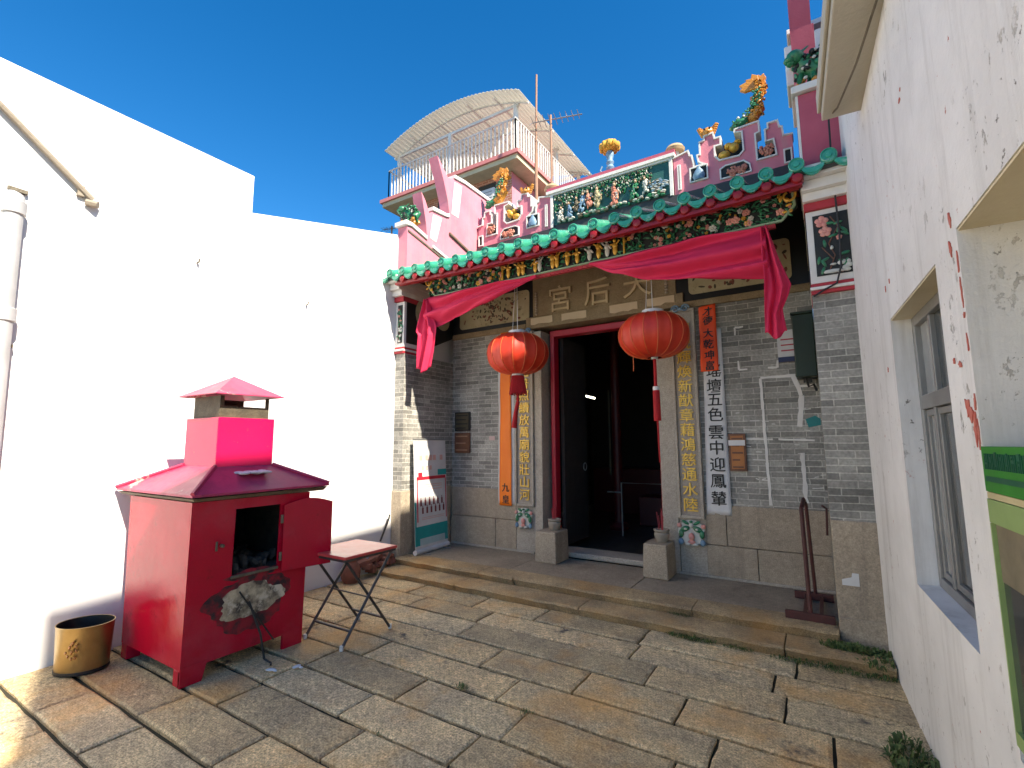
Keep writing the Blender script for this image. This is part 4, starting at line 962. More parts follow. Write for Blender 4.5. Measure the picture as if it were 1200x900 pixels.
# small sign with blue foot and green box
t = thing('notice_sign', 'small white notice with blue foot half hidden behind the drape tail', 'sign', (-.20,5.43,2.28))
q = MB(); q.box((-.30,5.40,2.335),(-.09,5.428,2.60)); obj('plate', q, m_offwhite, t); q = MB(); q.box((-.30,5.398,2.285),(-.09,5.428,2.333)); obj('blue_edge', q, m_navy, t)
q = MB()
for k in range(3): q.box((-.27,5.396,2.50-.055*k),(-.13,5.3995,2.512-.055*k))
obj('print', q, m_redband, t)
t = thing('meter_box', 'dark green metal box high on the brick beside the right wing', 'box', (-.07,5.42,2.1))
q = MB(); q.box((-.155,5.18,2.10),(.016,5.425,2.69)); obj('case', q, m_greenbox, t, bevel=.008)
q = MB(); q.box((-.165,5.165,2.692),(.017,5.425,2.715)); obj('lid', q, m_greenbox, t, bevel=.005)
q = MB(); q.tube([(-.08,5.3,2.10),(-.06,5.32,2.02),(-.02,5.34,2.04),(.0,5.3,1.98)], .012, 6); q.box((-.10,5.30,2.06),(-.03,5.36,2.10)); obj('cable_stub', q, m_cable, t)
# old paint marks on the brick
q = MB()
def mark(pts, w_):
    for (a, b), (c, d) in zip(pts[:-1], pts[1:]):
        L = math.hypot(c-a, d-b); n = max(2, int(L/.05)); nx, nz = -(d-b)/L, (c-a)/L; le, ri = [], []
        for i in range(n+1):
            x, z = a+(c-a)*i/n, b+(d-b)*i/n; le.append((x+nx*w_*random.uniform(.25,.6), z+nz*w_*random.uniform(.25,.6))); ri.append((x-nx*w_*random.uniform(.25,.6), z-nz*w_*random.uniform(.25,.6)))
        q.prism(le+ri[::-1], 'y', 5.4255-random.random()*.001, 5.4295)
mark([(-.472,2.145),(-.167,2.15)], .03); mark([(-.472,2.14),(-.468,1.83),(-.462,1.3),(-.455,.89)], .028); mark([(-.18,2.14),(-.13,1.95),(-.164,1.65)], .05)
mark([(-.16,1.40),(-.157,.93)], .045); mark([(-.775,1.541),(-.4,1.53)], .016); mark([(-.35,1.53),(-.05,1.518)], .02); mark([(-.135,2.036),(.0,2.04)], .03)
mark([(-.683,2.61),(-.679,2.691),(-.60,2.69)], .022); mark([(-.666,2.338),(-.663,2.245),(-.585,2.243)], .022); mark([(-.398,2.243),(-.315,2.238),(-.31,2.31)], .022)
for k in range(26):
    x = random.uniform(-.75,-.02); z = random.uniform(.95,1.9); mark([(x,z),(x+random.uniform(.02,.12),z+random.uniform(-.01,.01))], .008)
obj('paint_mark', q, m_chalk, T)
q = MB(); q.prism([(-.11,1.72),(-.03,1.75),(.012,1.72),(.01,1.66),(-.09,1.64)], 'y', 5.425, 5.4292); obj('teal_patch', q, m_tealpaint, T)
q = MB(); q.prism([(.06,.50),(.12,.52),(.125,.55),(.165,.55),(.165,.46),(.06,.46)], 'y', 4.431, 4.434); obj('paper_scrap', q, m_paper, T)

# stone door blocks with incense pots
for x0, x1, y0, y1, z1, side in ((-2.905,-2.625,5.06,5.40,.485,'left'), (-1.635,-1.375,5.06,5.40,.475,'right')):
    q = MB(); q.hexa([(x0,y0,.139),(x1,y0,.139),(x1,y1,.139),(x0,y1,.139),(x0+.015,y0+.01,z1),(x1-.01,y0+.01,z1),(x1-.01,y1,z1),(x0+.015,y1,z1)])
    obj('stone_block', q, m_granite, None, 'rough granite block at the %s foot of the red door frame, carrying an incense pot' % side, 'stone block', 'door blocks', bevel=.012)
    cx, cy = (x0+x1)/2+.03, (y0+y1)/2+.02
    t = thing('incense_pot', 'small grey clay incense pot on the %s stone block' % side, 'incense pot', (cx,cy,z1), group='incense pots by the door')
    q = MB(); q.lathe((cx,cy,z1), [(.05,0),(.062,.02),(.075,.06),(.078,.085),(.066,.10),(.08,.115),(.08,.13),(.066,.13),(.060,.105)], 20, cap=False); obj('pot', q, m_clay, t, smooth=True)
    q = MB(); q.lathe((cx,cy,z1), [(.001,.112),(.062,.112)], 16, cap=False); obj('ash', q, m_ash, t)
    q = MB()
    for k in range(9): a = random.uniform(0,6.28); r = random.uniform(0,.035); q.tube([(cx+r*math.cos(a),cy+r*math.sin(a),z1+.10),(cx+1.7*r*math.cos(a),cy+1.7*r*math.sin(a),z1+random.uniform(.22,.34))], .0032, 5)
    obj('incense_sticks', q, m_incense, t)
# interior lamp
t = thing('tube_lamp', 'lit fluorescent tube glowing in the dark hall behind the doorway', 'lamp', (-3.3,7.6,2.2))
q = MB(); q.tube([(-3.46,7.5,2.34),(-3.12,7.5,2.24)], .016, 8); obj('tube', q, m_lamp, t, smooth=True)
q = MB(); q.obox((-3.29,7.5,2.325), (.38,.06,.03), Matrix.Rotation(.29,3,'Y')); obj('fitting', q, m_steel, t)

# roll-up banner, parallel to the left wing
B0, B1 = Vector((-4.30,4.56,0)), Vector((-4.335,5.22,0))
bt = thing('rollup_banner', 'white and teal roll-up banner leaning in the corner left of the temple door', 'banner', (-4.31,4.9,.142))
d = (B1-B0).normalized(); nrm = Vector((-d.y, d.x, 0))   # points to -x ; flip to face +x
nrm = Vector((d.y, -d.x, 0))
def bp(u, v, off=0.0):                                    # u along 0..1, v up 0..1
    p = B0+(B1-B0)*u; lean = -.07*v
    return Vector((p.x+lean, p.y, .20+1.36*v)) + nrm*off
def bquad(mb, u0, u1, v0, v1, o0, o1):
    mb.hexa([bp(u0,v0,o0),bp(u1,v0,o0),bp(u1,v0,o1),bp(u0,v0,o1),bp(u0,v1,o0),bp(u1,v1,o0),bp(u1,v1,o1),bp(u0,v1,o1)])
q = MB(); bquad(q, 0,1,0,1,-.003,0); bs2 = obj('sheet', q, m_paper, bt)
q = MB(); bquad(q, 0,1,.03,.20,.0005,.002); bquad(q, 0,.045,.18,.42,.0005,.002); bquad(q,.72,1,.655,.71,.0005,.002); obj('teal_print', q, m_bteal, bs2)
q = MB(); bquad(q,.07,.97,.62,.65,.0005,.0025); bquad(q,.07,.10,.24,.62,.0005,.002); bquad(q,.955,.98,.24,.62,.0005,.002); bquad(q,.12,.24,.65,.69,.0005,.002); obj('red_print', q, m_bred, bs2)
q = MB()
for u in (.16,.34,.46,.58,.80): bquad(q,u,u+.09,.80,.85,.0005,.002)
for u in (.22,.34,.46): bquad(q,u,u+.07,.71,.75,.0005,.002)
for v in (.57,.55,.525): bquad(q,.2,.85,v,v+.006,.0005,.002)
for v in (.27,.255): bquad(q,.2,.9,v,v+.005,.0005,.002)
obj('pink_print', q, m_bpink, bs2)
q = MB()
for r, v in ((0,.38),(1,.31)):
    for k in range(6):
        u = .16+.13*k+.05*r
        if u > .88: continue
        bquad(q,u,u+.05,v,v+.055,.0005,.002); bquad(q,u+.016,u+.034,v+.055,v+.075,.0005,.002)
obj('bottle_print', q, m_bottle, bs2)
q = MB(); bquad(q,.14,.90,.03,.09,.0025,.004); obj('pale_wave', q, M('pale_teal', (.45,.62,.62), .5, bump=0), bs2)
q = MB(); c0, c1 = bp(-.01,0)-Vector((0,0,.03)), bp(1.01,0)-Vector((0,0,.03)); q.tube([c0,c1], .032, 12); obj('foot_bar', q, m_offwhite, bt, smooth=True)
q = MB(); q.tube([bp(-.005,1),bp(1.005,1)], .010, 8); obj('top_bar', q, m_alu, bt, smooth=True)
q = MB(); q.tube([bp(.5,0,-.03),bp(.5,1,-.03)], .008, 6)
for u in (.2,.8): p = bp(u,0); q.tube([p-Vector((.0,0,.052)), p+nrm*.14-Vector((0,0,.052))], .006, 6)
obj('support', q, m_alu, bt)

# red iron rack by the right wing
t = thing('iron_rack', 'rust-red iron stand with tall posts leaning beside the right wing', 'rack', (-.16,4.85,.14))
q = MB(); q.box((-.33,4.50,.142),(.0,4.54,.20)); q.box((-.29,5.10,.142),(.0,5.14,.20)); obj('foot_rail', q, m_iron, t, bevel=.004)
q = MB(); q.tube([(-.16,4.55,.17),(-.175,4.70,.96)], .016, 8); q.tube([(-.13,5.12,.17),(-.15,5.02,.96)], .014, 8); q.tube([(-.175,4.70,.96),(-.16,4.86,1.02),(-.15,5.02,.96)], .016, 8); obj('post', q, m_iron, t, smooth=True)
q = MB(); q.box((-.21,4.54,.16),(-.185,5.10,.185)); q.box((-.10,4.54,.16),(-.075,5.10,.185)); obj('cross_bar', q, m_iron, t)
q = MB(); q.tube([(-.01,5.10,.70),(.0,5.16,.92),(-.03,5.08,.95)], .010, 6); obj('hook', q, m_iron, t)

# ------------------------------------------------------------------ burner
BX0, BX1, BY0, BY1 = -4.335, -3.465, 1.60, 2.445
bt = thing('incense_burner', 'crimson sheet-metal incense burner with pagoda cap and open door', 'burner', (-3.9,2.02,0))
def ring(z, e): return [(BX0-e,BY0-e*.3,z),(BX1+e*.6,BY0-e*.3,z),(BX1+e*.6,BY1+e*.3,z),(BX0-e,BY1+e*.3,z)]
zb, zt = .10, 1.13
q = MB(); e0, e1 = 0, .035
# side walls (front -y, back +y, left -x) and the door side (+x) with an opening
DY0, DY1, DZ0, DZ1 = 1.875, 2.205, .615, 1.06
xb = lambda z: BX1+.6*.035*(z-zb)/(zt-zb)
xl = lambda z: BX0-.035*(z-zb)/(zt-zb)
th = .012
q.hexa([(xl(zb),BY0,zb),(xb(zb),BY0,zb),(xb(zb),BY0+th,zb),(xl(zb),BY0+th,zb),(xl(zt),BY0-.01,zt),(xb(zt),BY0-.01,zt),(xb(zt),BY0+th,zt),(xl(zt),BY0+th,zt)])
q.hexa([(xl(zb),BY1-th,zb),(xb(zb),BY1-th,zb),(xb(zb),BY1,zb),(xl(zb),BY1,zb),(xl(zt),BY1-th,zt),(xb(zt),BY1-th,zt),(xb(zt),BY1,zt),(xl(zt),BY1,zt)])
q.hexa([(xl(zb),BY0+th,zb),(xl(zb)+th,BY0+th,zb),(xl(zb)+th,BY1-th,zb),(xl(zb),BY1-th,zb),(xl(zt),BY0+th,zt),(xl(zt)+th,BY0+th,zt),(xl(zt)+th,BY1-th,zt),(xl(zt),BY1-th,zt)])
def xwall(y0, y1, z0, z1): q.hexa([(xb(z0)-th,y0,z0),(xb(z0),y0,z0),(xb(z0),y1,z0),(xb(z0)-th,y1,z0),(xb(z1)-th,y0,z1),(xb(z1),y0,z1),(xb(z1),y1,z1),(xb(z1)-th,y1,z1)])
xwall(BY0+th,DY0,zb,zt); xwall(DY1,BY1-th,zb,zt); xwall(DY0,DY1,zb,DZ0); xwall(DY0,DY1,DZ1,zt)
bd = obj('body', q, m_burner, bt)
q = MB()
for x, y in ((BX0,BY0),(BX1-.09,BY0),(BX1-.09,BY1-.09),(BX0,BY1-.09)): q.box((x+.001,y+.001,0),(x+.089,y+.089,zb-.001))
q.box((BX1-.012,BY0+.001,.02),(BX1+.001,BY0+.17,.099)) if 0 else None
for i in range(4):
    pass
obj('leg_block', q, m_burner, bt, bevel=.004)
q = MB(); q.box((BX0+.02,BY0+.02,zb+.001),(BX1-.02,BY1-.02,zb+.02)); q.box((BX0+.03,BY0+.03,.60),(BX1-.04,BY1-.03,.615)); q.box((BX0+.02,BY0+.02,1.115),(BX1-.02,BY1-.02,1.125)); q.box((BX0+.015,BY0+.02,.62),(BX0+.03,BY1-.02,1.11)); q.box((BX0+.03,BY1-.03,.62),(BX1-.02,BY1-.015,1.11)); q.box((BX0+.03,BY0+.015,.62),(BX1-.02,BY0+.03,1.11))
for k in range(60): q.ell((random.uniform(BX0+.2,BX1-.06),random.uniform(1.8,2.3),.62+random.uniform(0,.05)), (.05,.05,.025), 6, 4, Matrix.Rotation(random.uniform(0,3),3,'X'))
obj('firebox', q, m_soot, bt)
# rough edge round the opening
q = MB(); q.box((BX1-.01,DY0-.005,DZ0-.02),(BX1+.022,DY1+.005,DZ0-.001)); obj('door_sill', q, m_rustgrey, bt, bevel=.004)
def blob(y, z, ry, rz, x0, th_, seed, n=72):
    rnd = random.Random(seed); mb = MB(); ph = [rnd.uniform(0,6.28) for _ in range(4)]
    pts = []
    for k in range(n):
        a = 2*math.pi*k/n; r = 1+.10*math.sin(3*a+ph[0])+.06*math.sin(5*a+ph[1])+.035*math.sin(9*a+ph[2])+.03*math.sin(17*a+ph[3])+rnd.uniform(-.02,.02)
        pts.append((y+ry*r*math.cos(a), z+rz*r*math.sin(a)))
    vs = [(xb(z_)+x0, y_, z_) for y_, z_ in pts] + [(xb(z_)+x0+th_, y_, z_) for y_, z_ in pts]
    mb.add(vs, [list(range(n)), list(range(n,2*n))]+[(i,(i+1)%n,n+(i+1)%n,n+i) for i in range(n)]); return mb
obj('scorch_ring', blob(2.02,.41,.285,.185,.0008,.0012,2), m_scorch_rim, bd)
obj('soot_smear', blob(2.02,.60,.17,.035,.0009,.0012,5), m_scorch_rim, bd); obj('bare_patch', blob(2.03,.425,.225,.115,.0024,.0012,7), m_scorch, bd)
q = MB()
for y0, y1 in ((BY0+.001,BY0+.16),(BY1-.16,BY1-.001)): q.hexa([(BX1-.02,y0,.0),(BX1+.003,y0,.0),(BX1+.003,y1-.03 if y0<2 else y1,.0),(BX1-.02,y1-.03 if y0<2 else y1,.0),(BX1-.02,y0,.12),(BX1+.003,y0,.12),(BX1+.003,y1,.12),(BX1-.02,y1,.12)])
obj('corner_foot', q, m_burner, bt)
# open door, swung back
H0, H1 = Vector((BX1+.03,2.225)), Vector((BX1+.115,2.585)); dv = (H1-H0); dn = Vector((dv.y,-dv.x)).normalized()
n = 10; prof_ = [(0,.575),(1,.575),(1,1.05)] + [(1-k/n, 1.05+.04*math.sin(math.pi*k/n)) for k in range(1,n)] + [(0,1.05)]
q = MB(); vs = [(H0.x+dv.x*u, H0.y+dv.y*u, z) for u, z in prof_] + [(H0.x+dv.x*u+dn.x*.012, H0.y+dv.y*u+dn.y*.012, z) for u, z in prof_]; m_ = len(prof_)
q.add(vs, [list(range(m_)), list(range(m_,2*m_))]+[(i,(i+1)%m_,m_+(i+1)%m_,m_+i) for i in range(m_)]); dr = obj('door', q, m_burner, bt, bevel=.002)
q = MB()
for z in (.68,.95): q.tube([(BX1+.026,2.218,z-.03),(BX1+.026,2.218,z+.03)], .011, 8)
obj('hinge', q, m_rustgrey, dr)
q = MB(); q.tube([(BX1+.02,1.79,.83),(BX1+.045,1.79,.83)], .012, 8); q.tube([(BX1+.02,1.76,.80),(BX1+.022,1.76,.86)], .008, 6); obj('latch', q, m_rustgrey, bt)
# eave tray and roof skirt
EX0, EX1, EY0, EY1 = -4.565, -3.395, 1.565, 2.585
CX0, CX1, CY0, CY1 = -4.10, -3.635, 1.81, 2.235
q = MB(); q.hexa([(EX0+.03,EY0+.03,1.135),(EX1-.03,EY0+.03,1.135),(EX1-.03,EY1-.03,1.135),(EX0+.03,EY1-.03,1.135),(EX0+.01,EY0+.01,1.155),(EX1-.01,EY0+.01,1.155),(EX1-.01,EY1-.01,1.165),(EX0+.01,EY1-.01,1.165)]); obj('eave_tray', q, m_rustgrey, bt)
q = MB()
lo = [Vector((EX0,EY0,1.18)),Vector((EX1,EY0,1.18)),Vector((EX1,EY1,1.185)),Vector((EX0,EY1,1.185))]; hi = [Vector((CX0,CY0,1.345)),Vector((CX1,CY0,1.345)),Vector((CX1,CY1,1.345)),Vector((CX0,CY1,1.345))]
dn_ = Vector((0,0,-.015))
q.add([p for p in lo]+[p for p in hi]+[p+dn_ for p in lo]+[p+dn_ for p in hi], [(0,1,5,4),(1,2,6,5),(2,3,7,6),(3,0,4,7),(8,12,13,9),(9,13,14,10),(10,14,15,11),(11,15,12,8),(0,8,9,1),(1,9,10,2),(2,10,11,3),(3,11,8,0),(4,5,13,12),(5,6,14,13),(6,7,15,14),(7,4,12,15)])
rs_ = obj('roof_skirt', q, m_burner_top, bt)
q = MB()
for a, b in zip(lo, hi): q.tube([a+Vector((0,0,.008)), b+Vector((0,0,.008))], .014, 6)
obj('hip_seam', q, m_burner_top, rs_)
q = MB(); p = lo[1].lerp(lo[2],.48).lerp(hi[1].lerp(hi[2],.5),.62)
for k in range(16): q.ell((p.x+random.uniform(-.045,.045)*1, p.y+random.uniform(-.09,.09), p.z+.012+random.uniform(0,.012)-0), (.03,.04,.012), 7, 5)
obj('ash_heap', q, m_ash, rs_, smooth=True)
q = MB(); q.box((CX0,CY0,1.34),(CX1,CY1,1.70))
ck = obj('chimney', q, m_magenta, bt, bevel=.004)
q = MB(); F0, F1, G0, G1 = CX0+.06, CX1-.03, CY0+.02, CY1-.035
q.box((F0,G0,1.701),(F1,G1,1.715)); q.box((F0,G0,1.7151),(F1,G0+.012,1.86)); q.box((F0,G0+.013,1.7151),(F0+.012,G1,1.86)); q.box((F1-.012,G0+.013,1.7151),(F1,G1,1.785)); q.box((F0+.013,G1-.012,1.7151),(F1-.013,G1,1.785)); q.box((F1-.02,G1-.02,1.7855),(F1,G1,1.86)); q.box((F1-.02,G0+.013,1.7855),(F1,G0+.03,1.86))
obj('flue', q, m_flue, bt)
q = MB(); ax, ay = (CX0+CX1)/2, (CY0+CY1)/2
lo = [(CX0-.03,CY0-.06,1.868),(CX1+.065,CY0-.06,1.868),(CX1+.065,CY1+.03,1.872),(CX0-.03,CY1+.03,1.872)]
q.add(lo+[(ax,ay,2.035)]+[(x_,y_,z_-.006) for x_,y_,z_ in lo]+[(ax,ay,2.025)], [(0,1,4),(1,2,4),(2,3,4),(3,0,4),(6,5,9),(7,6,9),(8,7,9),(5,8,9),(0,5,6,1),(1,6,7,2),(2,7,8,3),(3,8,5,0)])
obj('chimney_cap', q, m_burner_top, bt)
# poker hanging from the burner, litter
q = MB(); q.tube([(-3.44,2.0,.42),(-3.36,2.05,.20),(-3.335,2.07,.04)], .008, 6); q.tube([(-3.44,1.93,.50),(-3.38,2.16,.13)], .006, 6); q.tube([(-3.335,2.07,.04),(-3.30,2.10,.012),(-3.27,2.08,.012)], .007, 6)
obj('poker', q, m_cable, None, 'bent black iron poker leaning on the scorched front of the burner', 'poker')
for k, (x, y) in enumerate(((-3.205,2.04),(-3.10,2.16))):
    q = MB(); q.ell((x,y,.012), (.035,.018,.008), 8, 5, Matrix.Rotation(.6+k,3,'Z')); q.ell((x+.03,y+.01,.01), (.02,.012,.006), 7, 5)
    obj('paper_scrap', q, m_ash, None, ('scrap of white paper on the paving in front of the burner, nearer the poker', 'smaller scrap of white paper on the paving toward the folding table')[k], 'paper scrap')

# bin
bx, by = -4.335, 1.385
t = thing('bin', 'open oval brass bin standing on the paving beside the burner', 'bin', (bx,by,0))
q = MB(); q.lathe((bx,by,0), [(.135,.012),(.152,.014),(.165,.30),(.168,.305),(.162,.305),(.150,.03),(.001,.03)], 36, Matrix.Rotation(.6,3,'Z'), cap=False, rx=1.0, ry=.85); obj('shell', q, m_brass, t, smooth=True)
q = MB(); q.lathe((bx,by,0), [(.154,.003),(.157,.014),(.155,.026)], 36, Matrix.Rotation(.6,3,'Z'), cap=False, rx=1.0, ry=.85); obj('base_ring', q, m_black, t, smooth=True)
q = MB(); q.lathe((bx,by,0), [(.147,.034),(.1605,.303)], 36, Matrix.Rotation(.6,3,'Z'), cap=False, rx=1.0, ry=.85); obj('liner', q, m_black, t, smooth=True)
q = MB(); a0 = -.72
for k in range(12):
    a = a0+random.uniform(-.28,.28); z = .12+random.random()*.10; r = .158
    q.ell((bx+r*math.cos(a)*.985, by+r*math.sin(a)*.95, z), (.009,.007,.011), 7, 5)
obj('embossed_emblem', q, M('orange_enamel', (.50,.22,.07), .4, metal=.5, bump=.1), t, smooth=True)

# folding table
t = thing('folding_table', 'small folding table with red top and crossed black legs beside the burner', 'table', (-3.28,2.75,0))
TH = .655
q = MB(); q.obox((-3.29,2.745,TH), (.50,.53,.022), Matrix.Identity(3)); obj('tabletop', q, m_tabletop, t, bevel=.006)
q = MB(); q.box((-3.53,2.49,TH-.03),(-3.05,3.0,TH-.0125)); obj('rim', q, m_steel, t)
for xs in (-3.50, -3.07):
    q = MB(); q.tube([(xs,2.50,.01),(xs,2.97,TH-.03)], .011, 8); obj('leg', q, m_steel, t, smooth=True)
    xi = xs+(.025 if xs < -3.3 else -.025)
    q = MB(); q.tube([(xi,3.0,.01),(xi,2.53,TH-.03)], .011, 8); obj('leg', q, m_steel, t, smooth=True)
q = MB(); q.tube([(-3.50,2.58,.11),(-3.07,2.58,.11)], .010, 8); q.tube([(-3.475,2.92,.11),(-3.095,2.92,.11)], .010, 8); q.tube([(-3.5,2.735,.32),(-3.07,2.735,.32)], .006, 6); obj('stretcher', q, m_steel, t, smooth=True)
q = MB()
for x, y in ((-3.50,2.50),(-3.07,2.50),(-3.475,3.0),(-3.095,3.0)): q.lathe((x,y,.0), [(.014,0),(.016,.01),(.013,.035)], 10)
obj('foot_cap', q, m_offwhite, t, smooth=True)
# things by the left wing
q = MB()
for k in range(16):
    c_ = Vector((random.uniform(-4.57,-4.42), random.uniform(3.9,4.28), .04+random.random()*.16)); q.obox(c_, (random.uniform(.06,.14),random.uniform(.06,.14),random.uniform(.04,.09)), Matrix.Rotation(random.uniform(-.5,.5),3,'Z') @ Matrix.Rotation(random.uniform(-.5,.5),3,'X'))
obj('brick_heap', q, m_brickchunk, None, 'heap of broken red bricks against the white wall by the left wing', 'rubble', bevel=.008)
t = thing('clay_jar', 'round reddish clay jar on the paving behind the folding table', 'jar', (-4.46,3.72,0))
q = MB(); q.lathe((-4.46,3.72,0), [(.07,0),(.10,.05),(.105,.12),(.085,.19),(.06,.22),(.065,.24),(.05,.24),(.045,.20)], 22, cap=False); obj('pot', q, m_brickchunk, t, smooth=True)
q = MB(); q.lathe((-4.46,3.72,0), [(.001,.205),(.046,.205)], 16, cap=False); obj('mouth_shade', q, m_soot, t)  # black disc stands in for the unlit inside of the jar
q = MB(); q.tube([(-4.53,4.20,.35),(-4.54,4.34,.60),(-4.55,4.36,.64)], .012, 6); obj('stick', q, m_cable, None, 'short black stick leaning against the wall over the brick heap', 'stick')

# ------------------------------------------------------------------ left white building
LB = thing('white_building', 'large sunlit white building with blank stepped wall along the left side', 'building', (-7,1.5,0))
q = MB(); q.prism([(-6.0,-.1),(-6.0,4.17),(2.48,4.17),(2.48,3.785),(6.4,4.80),(6.4,-.1)], 'x', -9.5, -4.612); obj('wall', q, m_white, LB)
t = thing('drain_pipe', 'white plastic drainpipe with collars on the left white wall', 'pipe', (-4.53,.84,0))
q = MB(); q.tube([(-4.53,.88,0),(-4.53,.855,1.6),(-4.53,.83,3.10)], .052, 16); q.tube([(-4.53,.83,3.10),(-4.54,.83,3.18),(-4.64,.83,3.22)], .052, 16); obj('pipe', q, m_pvc, t, smooth=True)
q = MB()
for z, y in ((2.32,.845),(3.06,.832),(.9,.868)): q.lathe((-4.53,y,z), [(.053,0),(.062,.006),(.062,.09),(.053,.096)], 18, cap=False)
obj('collar', q, m_pvc, t, smooth=True)
q = MB(); q.box((-4.61,.80,3.25),(-4.58,.90,3.275)); q.box((-4.61,.90,2.16),(-4.56,.915,2.18)); obj('bracket', q, m_rustgrey, t)
q = MB(); q.tube([(-4.58,-.3,4.66),(-4.58,.71,3.82),(-4.58,1.25,3.365)], .022, 8); q.box((-4.612,1.16,3.37),(-4.58,1.20,3.45)); q.tube([(-4.6,1.22,3.34),(-4.56,1.28,3.33)], .028, 8)
obj('wall_pole', q, m_pole, None, 'weathered grey pole slanting down across the white wall', 'pole')
for y, z, lab in ((2.02,3.12,'tiny rusty hook in the white wall below the step of its top edge'),(3.12,3.0,'tiny rusty hook in the white wall between the step and the temple eaves')):
    q = MB(); q.tube([(-4.612,y,z),(-4.575,y,z),(-4.57,y,z+.03)], .007, 6); obj('wall_hook', q, m_rustgrey, None, lab, 'hook', 'rusty hooks in the white wall')

# ------------------------------------------------------------------ right plastered building (local frame: x along wall toward camera, y into wall, z up)
ang = math.atan2(-1, .045)
RB = thing('plaster_house', 'white plastered house with peeling paint, deep-set window and niche, at the right edge', 'house', (.30,4.4,0), ang)
W0, W1, WZ0, WZ1, DEP = 1.21, 2.14, .80, 2.143, .085
N0, N1, NZ0, NZ1, ND = 2.41, 4.3, .62, 2.17, .22
q = MB()
def wl(s0, s1, z0, z1, d0=0, d1=.30): q.box((s0,d0,z0),(s1,d1,z1))
wl(.955,W0,-.1,3.5); wl(-.15,.955,-.1,4.75); wl(W0,W1,-.1,WZ0); wl(W0,W1,WZ1,3.5); wl(W1,N0,-.1,3.5); wl(N0,N1,-.1,NZ0); wl(N0,N1,NZ1,3.5); wl(N1,4.88,-.1,3.5)
bm_wall = obj('wall', q, m_plaster, RB, local=True)
q = MB(); q.box((N0,ND,NZ0),(N1,.30,NZ1)); obj('niche_back', q, m_peel, bm_wall, local=True)
q = MB(); q.box((N0-.002,.004,NZ1-.008),(N1,ND-.002,NZ1-.001)); q.box((W0,.004,WZ1-.007),(W1,.17,WZ1-.001)); obj('yellowed_soffit', q, m_cream, bm_wall, local=True)
q = MB(); q.box((.96,-.20,3.502),(4.88,.4,3.62)); q.box((.955,-.22,3.56),(4.88,-.2005,3.68)); obj('eave_slab', q, m_soffit, RB, local=True, bevel=.006)
q = MB(); q.box((.30-.1,.33,3.502),(4.94,3.6,5.84)); q.box((-2.8,.50,3.4),(-.2,3.4,6.4)); obj('storey_and_rear_block', q, m_plaster, RB, local=True)  # unseen storey sized by its shadow; rear block placed to shade the ridge
# red paint remnants round the niche and the wall
q = MB(); rnd = random.Random(5)
def ragged(s_, z_, a, b, d0=-.0032, d1=-.0006, n=26):
    pts = []; ph = [rnd.uniform(0,6.28) for _ in range(3)]
    for k in range(n):
        t_ = 2*math.pi*k/n; r = .75+.22*math.sin(2*t_+ph[0])+.16*math.sin(5*t_+ph[1])+rnd.uniform(-.16,.16); pts.append((s_+a*r*math.cos(t_), z_+b*r*math.sin(t_)))
    q.prism(pts, 'y', d0-rnd.random()*.0006, d1)
z = 2.10
while z > 1.50:
    L = rnd.uniform(.012,.05)
    if rnd.random() < .85: ragged(N0-.012, z-L, .007, L)
    z -= 2*L+rnd.uniform(0,.03)
for s_, z_, a, b in ((2.335,1.60,.035,.045),(2.375,1.545,.02,.05),(2.365,2.22,.012,.035),(2.34,2.13,.014,.03),(1.18,2.32,.010,.018),(1.30,2.33,.008,.02),(1.9,2.95,.016,.014),(1.93,2.98,.008,.008),(2.30,1.75,.02,.012),(2.24,1.77,.015,.01),(1.02,1.9,.01,.02)): ragged(s_, z_, a, b)
for k in range(26): ragged(2.62+k*.03, 1.545+rnd.uniform(-.006,.006), .022, .016, ND-.004, ND-.001)
for k in range(9): ragged(2.52+rnd.uniform(0,.16), 1.67+rnd.uniform(-.03,.03), .03, .022, ND-.004, ND-.001)
obj('red_paint_remnant', q, m_redpaint, bm_wall, local=True)
# window
q = MB(); f0, f1 = DEP, DEP+.05
def fr(s0, s1, z0, z1, a=f0, b=f1): q.box((s0,a,z0),(s1,b,z1))
fr(W0+.002,W0+.05,WZ0+.002,WZ1-.009); fr(W1-.05,W1-.002,WZ0+.002,WZ1-.009); fr(W0+.05,W1-.05,WZ0+.002,WZ0+.05); fr(W0+.05,W1-.05,WZ1-.058,WZ1-.009); fr(W0+.05,W1-.05,1.66,1.73)
fr(1.44,1.475,WZ0+.05,1.66,f0+.004,f1-.004); fr(1.80,1.835,WZ0+.05,1.66,f0+.004,f1-.004)
for a, b in ((W0+.05,1.44),(1.475,1.80),(1.835,W1-.05)):
    fr(a+.002,a+.026,WZ0+.055,1.655,f0+.012,f1-.01); fr(b-.026,b-.002,WZ0+.055,1.655,f0+.012,f1-.01); fr(a+.026,b-.026,WZ0+.055,WZ0+.085,f0+.012,f1-.01); fr(a+.026,b-.026,1.625,1.655,f0+.012,f1-.01)
fr(1.50,1.53,1.73,WZ1-.058,f0+.006,f1-.006)
wf = obj('window_frame', q, m_alu, RB, local=True, bevel=.003)
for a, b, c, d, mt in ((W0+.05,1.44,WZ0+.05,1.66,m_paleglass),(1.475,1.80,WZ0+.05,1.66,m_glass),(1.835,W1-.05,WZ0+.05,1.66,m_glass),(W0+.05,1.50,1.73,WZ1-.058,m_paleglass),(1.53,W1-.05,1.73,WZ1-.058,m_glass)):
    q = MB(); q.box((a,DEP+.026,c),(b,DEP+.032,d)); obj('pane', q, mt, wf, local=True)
q = MB(); q.box((W0+.03,-.035,WZ0-.05),(W1+.03,.0,WZ0-.005)); obj('sill', q, m_plaster, RB, local=True, bevel=.008) if 0 else None
